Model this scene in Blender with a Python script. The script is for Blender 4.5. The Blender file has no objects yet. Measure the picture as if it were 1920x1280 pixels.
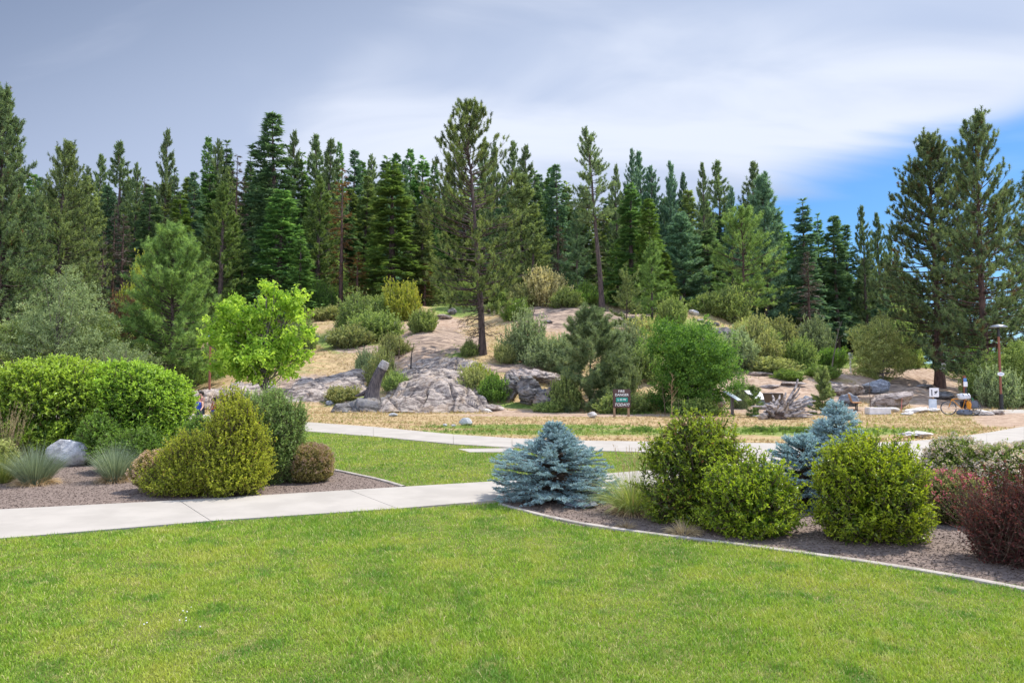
import bpy, bmesh, math, random
import numpy as np
from mathutils import Vector, Matrix, Euler
R = math.radians
scene = bpy.context.scene
COL = scene.collection
# ------------------------------------------------------------------ camera
F = 1280.0; HZ = 715.0; CAMH = 1.7
PITCH = math.atan((HZ - 640) / F)
cam_d = bpy.data.cameras.new('camera'); cam = bpy.data.objects.new('camera', cam_d); COL.objects.link(cam)
cam_d.sensor_width = 36; cam_d.lens = 24; cam_d.clip_start = 0.05; cam_d.clip_end = 20000
cam.location = (0, 0, CAMH); cam.rotation_euler = (R(90) + PITCH, 0, 0)
scene.camera = cam
# ------------------------------------------------------------------ light
SUN_EL, SUN_AZ = R(58), R(64)          # azimuth measured from +Y (view direction) towards +X (right)
SD = Vector((math.sin(SUN_AZ) * math.cos(SUN_EL), math.cos(SUN_AZ) * math.cos(SUN_EL), math.sin(SUN_EL)))
sl = bpy.data.lights.new('sun', 'SUN'); sl.energy = 4.4; sl.angle = R(1.2); sl.color = (1.0, 0.955, 0.88)
so = bpy.data.objects.new('sun', sl); COL.objects.link(so); so.location = (30, 20, 60)
so.rotation_euler = SD.to_track_quat('Z', 'Y').to_euler()
vs = scene.view_settings; vs.view_transform = 'Standard'; vs.look = 'None'; vs.gamma = 1; vs.use_curve_mapping = False
vs.exposure = 0.43
scene.cycles.max_bounces = 5; scene.cycles.diffuse_bounces = 3; scene.cycles.glossy_bounces = 1
scene.cycles.transmission_bounces = 4; scene.cycles.transparent_max_bounces = 6
scene.cycles.use_denoising = True
scene.render.use_persistent_data = False

class NT:
    """tiny node helper"""
    def __init__(s, tree): s.t = tree; s.n = tree.nodes; s.l = tree.links
    def new(s, typ, **kw):
        nd = s.n.new(typ)
        for k, v in kw.items():
            if k.startswith('i_'):
                nd.inputs[k[2:].replace('_', ' ')].default_value = v
            else: setattr(nd, k, v)
        return nd
    def link(s, a, b): s.l.new(a, b)
    def val(s, sock, v):
        if isinstance(v, bpy.types.NodeSocket): s.l.new(v, sock)
        else: sock.default_value = v
    def math(s, op, a, b=0.0, c=0.0, clamp=False):
        m = s.n.new('ShaderNodeMath'); m.operation = op; m.use_clamp = clamp
        for i, v in enumerate((a, b, c)): s.val(m.inputs[i], v)
        return m.outputs[0]
    def mapr(s, v, a, b, c=0.0, d=1.0):
        m = s.n.new('ShaderNodeMapRange'); m.interpolation_type = 'SMOOTHSTEP'
        s.val(m.inputs[0], v); m.inputs[1].default_value = a; m.inputs[2].default_value = b
        m.inputs[3].default_value = c; m.inputs[4].default_value = d
        return m.outputs[0]
    def mix(s, fac, a, b, typ='MIX'):
        m = s.n.new('ShaderNodeMix'); m.data_type = 'RGBA'; m.blend_type = typ
        s.val(m.inputs[0], fac)
        for sock, v in ((m.inputs[6], a), (m.inputs[7], b)):
            if isinstance(v, bpy.types.NodeSocket): s.l.new(v, sock)
            else: sock.default_value = (*v[:3], 1)
        return m.outputs[2]
    def noise(s, vec, scale, detail=3.0, rough=0.55, dist=0.0):
        n = s.n.new('ShaderNodeTexNoise'); n.inputs['Scale'].default_value = scale
        n.inputs['Detail'].default_value = detail; n.inputs['Roughness'].default_value = rough
        n.inputs['Distortion'].default_value = dist
        if vec is not None: s.l.new(vec, n.inputs['Vector'])
        return n.outputs['Fac']

# ------------------------------------------------------------------ sky
world = bpy.data.worlds.new("World"); scene.world = world; world.use_nodes = True
w = NT(world.node_tree); w.n.clear()
out = w.new('ShaderNodeOutputWorld'); bg = w.new('ShaderNodeBackground'); w.link(bg.outputs[0], out.inputs[0])
sky = w.new('ShaderNodeTexSky', sky_type='NISHITA', sun_disc=False)
sky.sun_elevation = SUN_EL; sky.sun_rotation = SUN_AZ; sky.altitude = 600; sky.dust_density = 0.6; sky.ozone_density = 2.0
tc = w.new('ShaderNodeTexCoord'); sep = w.new('ShaderNodeSeparateXYZ'); w.link(tc.outputs['Generated'], sep.inputs[0])
X, Y, Z = sep.outputs
ya = w.math('MAXIMUM', Y, 0.05)
az = w.math('DIVIDE', X, ya); el = w.math('DIVIDE', Z, ya)
# cloud deck seen in perspective: streaks by noise on the plane z = 1
zz = w.math('ADD', w.math('MAXIMUM', Z, 0.0), 0.16)
px_ = w.math('DIVIDE', X, zz); py_ = w.math('DIVIDE', Y, zz)
cmb = w.new('ShaderNodeCombineXYZ'); w.link(px_, cmb.inputs[0]); w.link(py_, cmb.inputs[1])
mp = w.new('ShaderNodeMapping'); mp.inputs['Rotation'].default_value = (0, 0, R(30)); mp.inputs['Scale'].default_value = (0.42, 1.0, 1)
mp.inputs['Location'].default_value = (2.6, 1.7, 0)
w.link(cmb.outputs[0], mp.inputs[0])
n1 = w.noise(mp.outputs[0], 0.62, 3, 0.45, 0.9)
n2 = w.noise(mp.outputs[0], 2.2, 5, 0.5, 1.2)
dens = w.math('ADD', w.math('MULTIPLY', n1, 0.76), w.math('MULTIPLY', n2, 0.24))
lit = w.mapr(dens, 0.44, 0.565)
# thicker, greyer deck high up and towards the left of the view, thin bright veil lower down
high = w.mapr(w.math('SUBTRACT', el, w.math('MULTIPLY', az, 0.36)), 0.34, 0.95)
c_dark = w.mix(high, (0.41, 0.485, 0.65), (0.185, 0.24, 0.365))
c_lit = w.mix(high, (0.62, 0.67, 0.78), (0.53, 0.57, 0.69))
cloud = w.mix(lit, c_dark, c_lit)
wob = w.math('MULTIPLY', w.math('SUBTRACT', n2, 0.5), 0.16)
edge = w.math('ADD', w.math('ADD', w.math('MULTIPLY', az, 0.30), 0.198), wob)
gap = w.math('MULTIPLY', w.mapr(w.math('SUBTRACT', edge, el), -0.035, 0.06), w.mapr(az, 0.10, 0.36))
gap = w.math('MULTIPLY', gap, w.mapr(Y, 0.1, 0.3))
gap = w.math('MULTIPLY', gap, w.mapr(el, 0.0, 0.16, 0.75, 1.0))
skyc = w.mix(1.0, sky.outputs[0], (0.055, 0.088, 0.115), 'MULTIPLY')
skyc = w.mix(w.mapr(n2, 0.46, 0.75, 0.0, 0.25), skyc, (0.45, 0.62, 0.86))
fin = w.mix(gap, cloud, skyc)
# added fill: unseen sky overhead and behind the viewer boosted to lift tree fronts
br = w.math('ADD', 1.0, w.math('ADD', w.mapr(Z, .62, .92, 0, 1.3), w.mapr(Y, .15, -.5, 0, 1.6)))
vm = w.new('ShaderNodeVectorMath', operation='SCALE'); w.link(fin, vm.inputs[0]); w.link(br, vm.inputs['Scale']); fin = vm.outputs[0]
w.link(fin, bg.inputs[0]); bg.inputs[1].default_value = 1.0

# ------------------------------------------------------------------ numpy geometry kit
def rng_(seed): return np.random.default_rng(seed)
def norm(v): return v / (np.linalg.norm(v, axis=-1, keepdims=True) + 1e-9)
def hash3(i, j, k, s):
    h = (i.astype(np.int64) * 374761393 + j.astype(np.int64) * 668265263 + k.astype(np.int64) * 2147483647 + s * 1274126177) & 0xffffffff
    h = ((h ^ (h >> 13)) * 1274126177) & 0xffffffff
    h = h ^ (h >> 16)
    return (h & 0xffff) / 65535.0
def vnoise(P, s=0):
    P = np.asarray(P, float); I = np.floor(P).astype(np.int64); f = P - I; f = f * f * (3 - 2 * f)
    r = 0
    for dx in (0, 1):
        for dy in (0, 1):
            for dz in (0, 1):
                wt = (f[..., 0] if dx else 1 - f[..., 0]) * (f[..., 1] if dy else 1 - f[..., 1]) * (f[..., 2] if dz else 1 - f[..., 2])
                r = r + wt * hash3(I[..., 0] + dx, I[..., 1] + dy, I[..., 2] + dz, s)
    return r * 2 - 1
def fbm(P, oct=4, s=0):
    r = 0; a = 1.0; P = np.asarray(P, float)
    for o in range(oct): r = r + a * vnoise(P * 2 ** o + 17.3 * o, s + o); a *= .5
    return r
def sstep(x, a, b):
    t = np.clip((x - a) / (b - a), 0, 1); return t * t * (3 - 2 * t)

class Geo:
    def __init__(s): s.V = []; s.F = {3: [], 4: []}; s.A = []; s.n = 0; s.N = []
    def add(s, V, Fc, v=0.5):
        V = np.asarray(V, np.float32).reshape(-1, 3); Fc = np.asarray(Fc, np.int64)
        if len(V) == 0 or len(Fc) == 0: return
        s.F[Fc.shape[1]].append(Fc + s.n); s.V.append(V)
        s.A.append(np.broadcast_to(np.asarray(v, np.float32), (len(V),)).copy()); s.n += len(V)
    def build(s, name, mat, parent=None, smooth=False, loc=None):
        me = bpy.data.meshes.new(name)
        V = np.concatenate(s.V); A = np.concatenate(s.A)
        t = np.concatenate(s.F[3]) if s.F[3] else np.zeros((0, 3), np.int64)
        q = np.concatenate(s.F[4]) if s.F[4] else np.zeros((0, 4), np.int64)
        me.vertices.add(len(V)); me.vertices.foreach_set('co', V.ravel())
        nl = t.size + q.size; me.loops.add(nl); me.loops.foreach_set('vertex_index', np.concatenate([t.ravel(), q.ravel()]).astype(np.int32))
        nf = len(t) + len(q); me.polygons.add(nf)
        st = np.concatenate([np.arange(len(t)) * 3, t.size + np.arange(len(q)) * 4]).astype(np.int32)
        me.polygons.foreach_set('loop_start', st)
        try: me.polygons.foreach_set('loop_total', np.concatenate([np.full(len(t), 3), np.full(len(q), 4)]).astype(np.int32))
        except Exception: pass
        me.polygons.foreach_set('use_smooth', np.full(nf, bool(smooth)))
        at = me.attributes.new('vv', 'FLOAT', 'POINT'); at.data.foreach_set('value', A)
        me.update(calc_edges=True); me.validate()
        me.materials.append(mat)
        o = bpy.data.objects.new(name, me); COL.objects.link(o)
        if parent is not None: o.parent = parent
        if loc is not None: o.location = loc
        return o
    # ---- primitives
    def tube(s, P, r, sides=5, v=0.5, cap=True):
        P = np.asarray(P, float); r = np.broadcast_to(np.asarray(r, float), (len(P),))
        T = norm(np.gradient(P, axis=0)); ref = np.array([0, 0, 1.]) if abs(T[:, 2]).mean() < .8 else np.array([1., 0, 0])
        S = norm(np.cross(T, ref)); U = np.cross(S, T)
        a = np.arange(sides) * 2 * math.pi / sides
        ring = P[:, None] + r[:, None, None] * (np.cos(a)[None, :, None] * S[:, None] + np.sin(a)[None, :, None] * U[:, None])
        n = len(P); V = ring.reshape(-1, 3)
        i = np.arange(n - 1)[:, None] * sides; j = np.arange(sides)[None]; k = (j + 1) % sides
        Fq = np.stack([i + j, i + k, i + sides + k, i + sides + j], -1).reshape(-1, 4)
        s.add(V, Fq, v)
        if cap:
            for e, idx in ((0, 0), (1, n - 1)):
                c = P[idx]; rr = ring[idx]; VV = np.vstack([c[None], rr])
                ff = np.array([[0, 1 + x, 1 + (x + 1) % sides] if e else [0, 1 + (x + 1) % sides, 1 + x] for x in range(sides)])
                s.add(VV, ff, v)
    def tubes(s, P, r, sides=4, v=0.5):
        """many tubes at once: P (m,n,3), r (m,n)"""
        if len(P) == 0: return
        T = norm(np.gradient(P, axis=1)); ref = np.array([0.13, 0.21, 1.])
        S = norm(np.cross(T, ref)); U = np.cross(S, T)
        a = np.arange(sides) * 2 * math.pi / sides
        ring = P[:, :, None] + r[:, :, None, None] * (np.cos(a)[None, None, :, None] * S[:, :, None] + np.sin(a)[None, None, :, None] * U[:, :, None])
        m, n = P.shape[:2]; V = ring.reshape(-1, 3)
        b = np.arange(m)[:, None, None] * n * sides; i = np.arange(n - 1)[None, :, None] * sides; j = np.arange(sides)[None, None]; k = (j + 1) % sides
        Fq = np.stack([b + i + j, b + i + k, b + i + sides + k, b + i + sides + j], -1).reshape(-1, 4)
        s.add(V, Fq, v)
    def box(s, c, size, rot=None, v=0.5, taper=1.0):
        c = np.asarray(c, float); h = np.asarray(size, float) / 2
        V = np.array([[x, y, z] for z in (-1, 1) for y in (-1, 1) for x in (-1, 1)], float)
        V[4:, :2] *= taper; V = V * h
        if rot is not None: V = V @ np.array(Euler(rot).to_matrix()).T
        s.add(V + c, [[0, 2, 3, 1], [4, 5, 7, 6], [0, 1, 5, 4], [2, 6, 7, 3], [0, 4, 6, 2], [1, 3, 7, 5]], v)
    def needles(s, P, D, L, W, v, rng):
        """thin triangles from P along D"""
        m = len(P); S = norm(np.cross(D, rng.normal(size=(m, 3)))) * (np.asarray(W).reshape(-1, 1) / 2)
        V = np.stack([P - S, P + S, P + D * np.asarray(L).reshape(-1, 1)], 1)
        s.add(V, np.arange(m * 3).reshape(-1, 3), np.repeat(v, 3))
    def leaves(s, P, D, Nn, L, W, v, fold=0.25):
        """diamond leaves: P base, D direction, Nn rough normal"""
        m = len(P); S = norm(np.cross(D, Nn)); U = np.cross(S, D)
        L = np.asarray(L).reshape(-1, 1) * np.ones((m, 1)); W = np.asarray(W).reshape(-1, 1) * np.ones((m, 1))
        mid = P + D * L * .45
        V = np.stack([P, mid + S * W / 2 + U * W * fold, P + D * L - U * L * .12, mid - S * W / 2 + U * W * fold], 1)
        s.add(V, np.arange(m * 4).reshape(-1, 4), np.repeat(v, 4))
def rdir(rng, n): return norm(rng.normal(size=(n, 3)))
def icos(sub):
    bm = bmesh.new(); bmesh.ops.create_icosphere(bm, subdivisions=sub, radius=1)
    V = np.array([v.co[:] for v in bm.verts]); Fc = np.array([[v.index for v in f.verts] for f in bm.faces]); bm.free(); return V, Fc
ICO = {k: icos(k) for k in (2, 3, 4, 5)}
def grid_faces(nr, nc):
    i = np.arange(nr - 1)[:, None] * nc; j = np.arange(nc - 1)[None]
    return np.stack([i + j, i + j + 1, i + nc + j + 1, i + nc + j], -1).reshape(-1, 4)

def tag(o, label=None, cat=None, group=None, kind=None):
    if label: o['label'] = label
    if cat: o['category'] = cat
    if group: o['group'] = group
    if kind: o['kind'] = kind
    return o
def thing(name, label, cat, loc=(0, 0, 0), rz=0, group=None, rot=None):
    o = bpy.data.objects.new(name, None); COL.objects.link(o); o.location = loc
    o.rotation_euler = rot if rot else (0, 0, rz); o.empty_display_size = .3
    return tag(o, label, cat, group)
def copy_tree(src, loc, rz, scale, label, group=None, mats=None):
    r = src.copy(); COL.objects.link(r); r.location = loc; r.rotation_euler = (0, 0, rz); r.scale = scale
    r['label'] = label
    if group: r['group'] = group
    elif 'group' in r: del r['group']
    for ch in src.children:
        c = ch.copy(); COL.objects.link(c); c.parent = r
        if mats and ch.name.split('.')[0] in mats:
            c.material_slots[0].link = 'OBJECT'; c.material_slots[0].material = mats[ch.name.split('.')[0]]
    return r

# ------------------------------------------------------------------ pixel <-> place
cp, sp = math.cos(PITCH), math.sin(PITCH)
def ray(px, py):
    u, v = (px - 960) / F, (640 - py) / F
    return np.array([u, cp - v * sp, sp + v * cp])
def at(px, py, Yd):
    r = ray(px, py); t = Yd / r[1]; return np.array([0, 0, CAMH]) + r * t
def G(px, py, z=0.0):
    r = ray(px, py); t = (z - CAMH) / r[2]; return np.array([0, 0, CAMH]) + r * t

# ------------------------------------------------------------------ terrain
KN = np.array([38, 42, 46, 52, 60, 70, 85, 105, 140, 200.])
TAB = {-300: [770, 757, 742, 720, 690, 650, 610, 570, 520, 470], 100: [770, 758, 742, 720, 690, 650, 610, 570, 520, 470],
 350: [770, 760, 748, 728, 700, 660, 615, 580, 530, 480], 450: [770, 757, 740, 712, 680, 642, 605, 570, 520, 470],
 600: [770, 752, 730, 692, 650, 612, 578, 560, 520, 460], 700: [769, 748, 722, 682, 645, 602, 574, 555, 515, 450],
 800: [768, 742, 706, 660, 625, 598, 575, 560, 512, 450], 900: [768, 738, 700, 664, 638, 605, 577, 560, 520, 450],
 1000: [769, 738, 702, 672, 630, 592, 570, 555, 520, 460], 1100: [770, 748, 712, 672, 618, 585, 570, 560, 525, 480],
 1200: [770, 754, 722, 676, 624, 592, 580, 574, 550, 520], 1300: [770, 756, 728, 684, 622, 588, 582, 580, 570, 560],
 1400: [770, 759, 738, 704, 662, 612, 603, 603, 603, 600], 1500: [770, 761, 742, 707, 695, 674, 655, 648, 645, 640],
 1600: [770, 763, 747, 712, 698, 688, 676, 670, 667, 666], 1700: [770, 764, 752, 727, 704, 694, 688, 685, 683, 682],
 1800: [771, 766, 759, 745, 722, 704, 700, 697, 695, 694], 1920: [772, 767, 762, 754, 745, 735, 726, 720, 716, 714],
 2300: [772, 767, 762, 754, 748, 742, 732, 725, 720, 718]}
cx_ = np.array(sorted(TAB)); tz_ = np.array([[at(960, p, k)[2] for p, k in zip(TAB[c], KN)] for c in cx_])
tz_[:, 0] *= 0.0
KN2 = np.concatenate([[28, 34], KN, [320, 3000]])
tz2 = np.concatenate([np.zeros((len(cx_), 2)), tz_, tz_[:, -1:] * 1.25, tz_[:, -1:] * 1.25], 1)
def cubic(t): return t * t * (3 - 2 * t)
def height(x, y, noise=True):
    x = np.asarray(x, float); y = np.asarray(y, float)
    yc = np.clip(y, 28.001, 2999); px = np.clip(960 + F * x / yc, cx_[0] + .01, cx_[-1] - .01)
    ci = np.clip(np.searchsorted(cx_, px) - 1, 0, len(cx_) - 2); ki = np.clip(np.searchsorted(KN2, yc) - 1, 0, len(KN2) - 2)
    a = cubic((px - cx_[ci]) / (cx_[ci + 1] - cx_[ci])); b = (yc - KN2[ki]) / (KN2[ki + 1] - KN2[ki])
    z = (tz2[ci, ki] * (1 - b) + tz2[ci, ki + 1] * b) * (1 - a) + (tz2[ci + 1, ki] * (1 - b) + tz2[ci + 1, ki + 1] * b) * a
    if noise:
        amp = np.clip((y - 37) / 14, 0, 1); P = np.stack([x, y, 0 * x], -1)
        z = z + amp * (0.42 * fbm(P * .16, 3, 5) + 0.10 * fbm(P * .9, 3, 9)) + np.clip((y - 25) / 6, 0, 1) * .02 * fbm(P * .8, 2, 3)
        z = np.where(y < 25, 0, z)
    return z
def hit(px, py, y0=24.0):
    r = ray(px, py); ys = np.arange(y0, 260, .1); t = ys / r[1]
    zx = CAMH + r[2] * t; h = height(r[0] * t, ys); b = np.nonzero(zx <= h + .02)[0]
    i = b[0] if len(b) else 0
    if not len(b): i = len(ys) - 1
    return np.array([r[0] * t[i], ys[i], h[i]])
def proj(x, y, z):
    dz = z - CAMH; fy = y * cp + dz * sp; uz = -y * sp + dz * cp
    return 960 + F * x / fy, 640 - F * uz / fy

# ------------------------------------------------------------------ materials
def mat_new(name):
    m = bpy.data.materials.new(name); m.use_nodes = True; t = NT(m.node_tree); t.n.clear()
    o = t.new('ShaderNodeOutputMaterial'); return m, t, o
def leaf_mat(name, c0, c1, c2=None, trans=0.35, rough=0.55, patch=None, tint=1.25, spec=0.3, gain=1.0, var=.2):
    c0 = tuple(x * gain for x in c0); c1 = tuple(x * gain for x in c1)
    """colour by the random value each leaf carries; c2 = rare accent"""
    m, t, o = mat_new(name)
    at_ = t.new('ShaderNodeAttribute', attribute_name='vv'); oi = t.new('ShaderNodeObjectInfo')
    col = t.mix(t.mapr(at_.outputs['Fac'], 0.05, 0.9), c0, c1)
    if c2: col = t.mix(t.mapr(at_.outputs['Fac'], 0.955, 0.975), col, c2)
    hv = t.new('ShaderNodeHueSaturation'); t.link(col, hv.inputs['Color'])
    t.link(t.mapr(oi.outputs['Random'], 0, 1, 1 - var, 1 + var), hv.inputs['Value'])
    t.link(t.mapr(t.math('FRACT', t.math('MULTIPLY', oi.outputs['Random'], 7.3)), 0, 1, .493, .505), hv.inputs['Hue'])
    col = hv.outputs[0]
    if patch:
        geo = t.new('ShaderNodeNewGeometry'); n = t.noise(geo.outputs['Position'], patch[0], 3)
        col = t.mix(t.mapr(n, patch[1], patch[2]), col, patch[3])
    b = t.new('ShaderNodeBsdfPrincipled'); b.inputs['Roughness'].default_value = rough
    b.inputs['Specular IOR Level'].default_value = spec
    t.link(col, b.inputs['Base Color'])
    tr = t.new('ShaderNodeBsdfTranslucent'); t.link(t.mix(1.0, col, (tint, tint, tint * .6), 'MULTIPLY'), tr.inputs[0])
    mx = t.new('ShaderNodeMixShader'); mx.inputs[0].default_value = trans
    t.link(b.outputs[0], mx.inputs[1]); t.link(tr.outputs[0], mx.inputs[2]); t.link(mx.outputs[0], o.inputs[0])
    return m
def plain(name, c, rough=0.6, metal=0.0, c2=None, scale=6.0, bump=0.0, coords='Object', spec=0.4, stretch=None):
    m, t, o = mat_new(name); b = t.new('ShaderNodeBsdfPrincipled'); t.link(b.outputs[0], o.inputs[0])
    b.inputs['Roughness'].default_value = rough; b.inputs['Metallic'].default_value = metal; b.inputs['Specular IOR Level'].default_value = spec
    tcc = t.new('ShaderNodeTexCoord'); vec = tcc.outputs[coords]
    if stretch:
        mpp = t.new('ShaderNodeMapping'); mpp.inputs['Scale'].default_value = stretch; t.link(vec, mpp.inputs[0]); vec = mpp.outputs[0]
    n = t.noise(vec, scale, 5, .6)
    c2 = c2 or tuple(x * .8 for x in c)
    t.link(t.mix(t.mapr(n, .35, .65), c, c2), b.inputs['Base Color'])
    if bump:
        bp = t.new('ShaderNodeBump'); bp.inputs['Strength'].default_value = bump; bp.inputs['Distance'].default_value = .05
        t.link(n, bp.inputs['Height']); t.link(bp.outputs[0], b.inputs['Normal'])
    return m
def rock_mat(name, light, dark, lichen=(0.20, 0.21, 0.13), warm=(0.42, 0.31, 0.22), wamt=.55, sc=1.0, strata=(1, 1, 2.6)):
    m, t, o = mat_new(name); b = t.new('ShaderNodeBsdfPrincipled'); t.link(b.outputs[0], o.inputs[0]); b.inputs['Roughness'].default_value = .9
    b.inputs['Specular IOR Level'].default_value = .2
    geo = t.new('ShaderNodeNewGeometry'); mpp = t.new('ShaderNodeMapping'); mpp.inputs['Rotation'].default_value = (R(10), R(-38), R(20)); mpp.inputs['Scale'].default_value = strata
    t.link(geo.outputs['Position'], mpp.inputs[0])
    n1 = t.noise(geo.outputs['Position'], .9 * sc, 6, .62, .3); n2 = t.noise(mpp.outputs[0], 1.6 * sc, 7, .68, .8); n3 = t.noise(geo.outputs['Position'], 7 * sc, 5, .7)
    c = t.mix(t.mapr(n2, .40, .58), dark, light)
    c = t.mix(t.mapr(n1, .52, .66, 0, wamt), c, warm)
    c = t.mix(t.mapr(n3, .56, .68, 0, .5), c, lichen)
    c = t.mix(t.mapr(n3, .42, .30, 0, .55), c, tuple(x * .4 for x in dark))
    t.link(c, b.inputs['Base Color'])
    h = t.math('ADD', t.math('MULTIPLY', n2, 1.0), t.math('MULTIPLY', n3, .35))
    bp = t.new('ShaderNodeBump'); bp.inputs['Strength'].default_value = .9; bp.inputs['Distance'].default_value = .16 / sc
    t.link(h, bp.inputs['Height']); t.link(bp.outputs[0], b.inputs['Normal'])
    return m
M = {}
M['bark'] = plain('bark', (0.12, 0.085, 0.072), .95, c2=(0.05, 0.036, 0.033), scale=3, bump=.8, stretch=(3, 3, .6))
M['bark_red'] = plain('bark_red', (0.13, 0.075, 0.058), .95, c2=(0.05, 0.032, 0.028), scale=3, bump=.8, stretch=(3, 3, .6))
M['bark_grey'] = plain('bark_grey', (0.20, 0.175, 0.155), .95, c2=(0.09, 0.078, 0.07), scale=4, bump=.6, stretch=(3, 3, .6))
M['twig'] = plain('twig', (0.16, 0.11, 0.075), .9, c2=(0.08, 0.055, 0.04), scale=20)
M['pine'] = leaf_mat('pine_needles', (0.042, 0.062, 0.026), (0.145, 0.18, 0.06), (0.22, 0.10, 0.04), trans=.34, gain=2.7)
M['pine_d'] = leaf_mat('dark_pine_needles', (0.034, 0.054, 0.026), (0.1, 0.132, 0.052), (0.20, 0.09, 0.04), trans=.34, gain=2.7)
M['pine_b'] = leaf_mat('blue_green_pine_needles', (0.03, 0.058, 0.038), (0.082, 0.132, 0.074), trans=.34, gain=2.7)
M['pine_l'] = leaf_mat('light_pine_needles', (0.060, 0.105, 0.028), (0.170, 0.245, 0.065), trans=.34, gain=1.7)
M['fir'] = leaf_mat('fir_needles', (0.028, 0.06, 0.022), (0.1, 0.165, 0.05), trans=.34, gain=2.7)
M['fir_l'] = leaf_mat('light_fir_needles', (0.055, 0.10, 0.022), (0.150, 0.225, 0.050), trans=.34, gain=1.65)
M['fir_d'] = leaf_mat('dark_fir_needles', (0.026, 0.05, 0.026), (0.082, 0.125, 0.058), trans=.34, gain=2.7)
M['pine_g'] = leaf_mat('grey_green_pine_needles', (0.085, 0.13, 0.055), (0.26, 0.33, 0.15), trans=.3)
M['pine_t'] = leaf_mat('tufted_pine_needles', (0.06, 0.095, 0.035), (0.25, 0.31, 0.09), trans=.3)
M['rust'] = leaf_mat('rusty_needles', (0.11, 0.06, 0.028), (0.26, 0.135, 0.055), (0.08, 0.11, 0.04), trans=.25)
M['greydead'] = leaf_mat('grey_dead_twigs', (0.12, 0.095, 0.085), (0.23, 0.19, 0.17), (0.12, 0.16, 0.06), trans=.1)
M['maple'] = leaf_mat('maple_leaves', (0.16, 0.30, 0.030), (0.46, 0.62, 0.10), trans=.5, tint=1.2)
M['deep_leaf'] = leaf_mat('deep_green_leaves', (0.06, 0.14, 0.024), (0.22, 0.38, 0.06), trans=.38)
M['sage'] = leaf_mat('sage_leaves', (0.17, 0.23, 0.1), (0.42, 0.5, 0.24), trans=.3)
M['olive'] = leaf_mat('olive_leaves', (0.2, 0.25, 0.08), (0.52, 0.54, 0.2), (0.4, 0.24, 0.1), trans=.35)
M['brush'] = leaf_mat('brush_leaves', (0.14, 0.22, 0.055), (0.44, 0.54, 0.16), trans=.35)
M['yellow'] = leaf_mat('yellow_green_leaves', (0.3, 0.38, 0.04), (0.62, 0.62, 0.1), trans=.4)
M['cream'] = leaf_mat('cream_blossom', (0.45, 0.42, 0.18), (0.75, 0.68, 0.36), trans=.35)
M['hedge'] = leaf_mat('hedge_leaves', (0.09, 0.19, 0.018), (0.48, 0.66, 0.08), trans=.38, rough=.42, spec=.5, var=.04)
M['hedge_d'] = leaf_mat('dark_hedge_leaves', (0.075, 0.15, 0.022), (0.21, 0.36, 0.06), trans=.33, rough=.45)
M['privet'] = leaf_mat('privet_leaves', (0.075, 0.15, 0.01), (0.47, 0.58, 0.035), (0.55, 0.52, 0.05), trans=.35, rough=.4, spec=.5, var=.04)
M['privet_d'] = leaf_mat('deep_privet_leaves', (0.06, 0.12, 0.012), (0.38, 0.47, 0.04), (0.30, 0.12, 0.06), trans=.33, rough=.4, spec=.5)
M['gold'] = leaf_mat('golden_leaves', (0.22, 0.28, 0.025), (0.52, 0.57, 0.06), (0.50, 0.27, 0.08), trans=.38, var=.04)
M['willow'] = leaf_mat('grey_green_small_leaves', (0.1, 0.18, 0.045), (0.36, 0.5, 0.15), (0.6, 0.66, 0.45), trans=.3, rough=.4)
M['spirea'] = leaf_mat('spirea_leaves', (0.18, 0.18, 0.05), (0.46, 0.4, 0.13), (0.52, 0.30, 0.17), trans=.3)
M['pinkfl'] = leaf_mat('pink_blossom', (0.45, 0.29, 0.19), (0.66, 0.48, 0.36), trans=.25)
M['hotpink'] = leaf_mat('hot_pink_blossom', (0.55, 0.10, 0.20), (0.75, 0.28, 0.36), trans=.25)
M['whitefl'] = leaf_mat('white_pink_blossom', (0.68, 0.52, 0.45), (0.85, 0.78, 0.68), trans=.25)
M['browntip'] = leaf_mat('brown_seed_tips', (0.12, 0.06, 0.04), (0.24, 0.13, 0.09), trans=.15)
M['rose'] = leaf_mat('rose_leaves', (0.11, 0.17, 0.035), (0.29, 0.37, 0.09), trans=.33)
M['barberry'] = leaf_mat('barberry_leaves', (0.07, 0.022, 0.024), (0.27, 0.07, 0.065), (0.42, 0.22, 0.12), trans=.35)
M['spruce'] = leaf_mat('blue_spruce_needles', (0.1, 0.21, 0.24), (0.4, 0.57, 0.6), trans=.12)
M['dry'] = leaf_mat('dry_grass_blades', (0.31, 0.215, 0.1), (0.56, 0.42, 0.23), (0.2, 0.24, 0.07), trans=.3)
M['mixgrass'] = leaf_mat('mixed_grass_blades', (0.16, 0.20, 0.06), (0.42, 0.40, 0.15), trans=.3)
M['greengrass'] = leaf_mat('verge_grass_blades', (0.09, 0.17, 0.025), (0.24, 0.36, 0.06), trans=.3)
M['blueoat'] = leaf_mat('blue_oat_grass_blades', (0.14, 0.19, 0.12), (0.33, 0.40, 0.27), trans=.3)
M['tuftgreen'] = leaf_mat('tuft_blades', (0.17, 0.24, 0.05), (0.42, 0.44, 0.15), trans=.35)
M['straw'] = leaf_mat('straw_blades', (0.38, 0.27, 0.15), (0.62, 0.48, 0.30), trans=.3)
M['rock'] = rock_mat('grey_rock', (0.47, 0.395, 0.34), (0.125, 0.10, 0.092))
M['rockp'] = rock_mat('pinkish_rock', (0.46, 0.39, 0.36), (0.19, 0.155, 0.14), wamt=.4)
M['rockd'] = rock_mat('dark_rock', (0.24, 0.225, 0.22), (0.07, 0.064, 0.062))
M['boulder'] = rock_mat('pale_boulder', (0.50, 0.50, 0.50), (0.28, 0.28, 0.29), lichen=(0.36, 0.36, 0.33), wamt=.1, sc=2.0, strata=(1, 1, 1.6))
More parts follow.
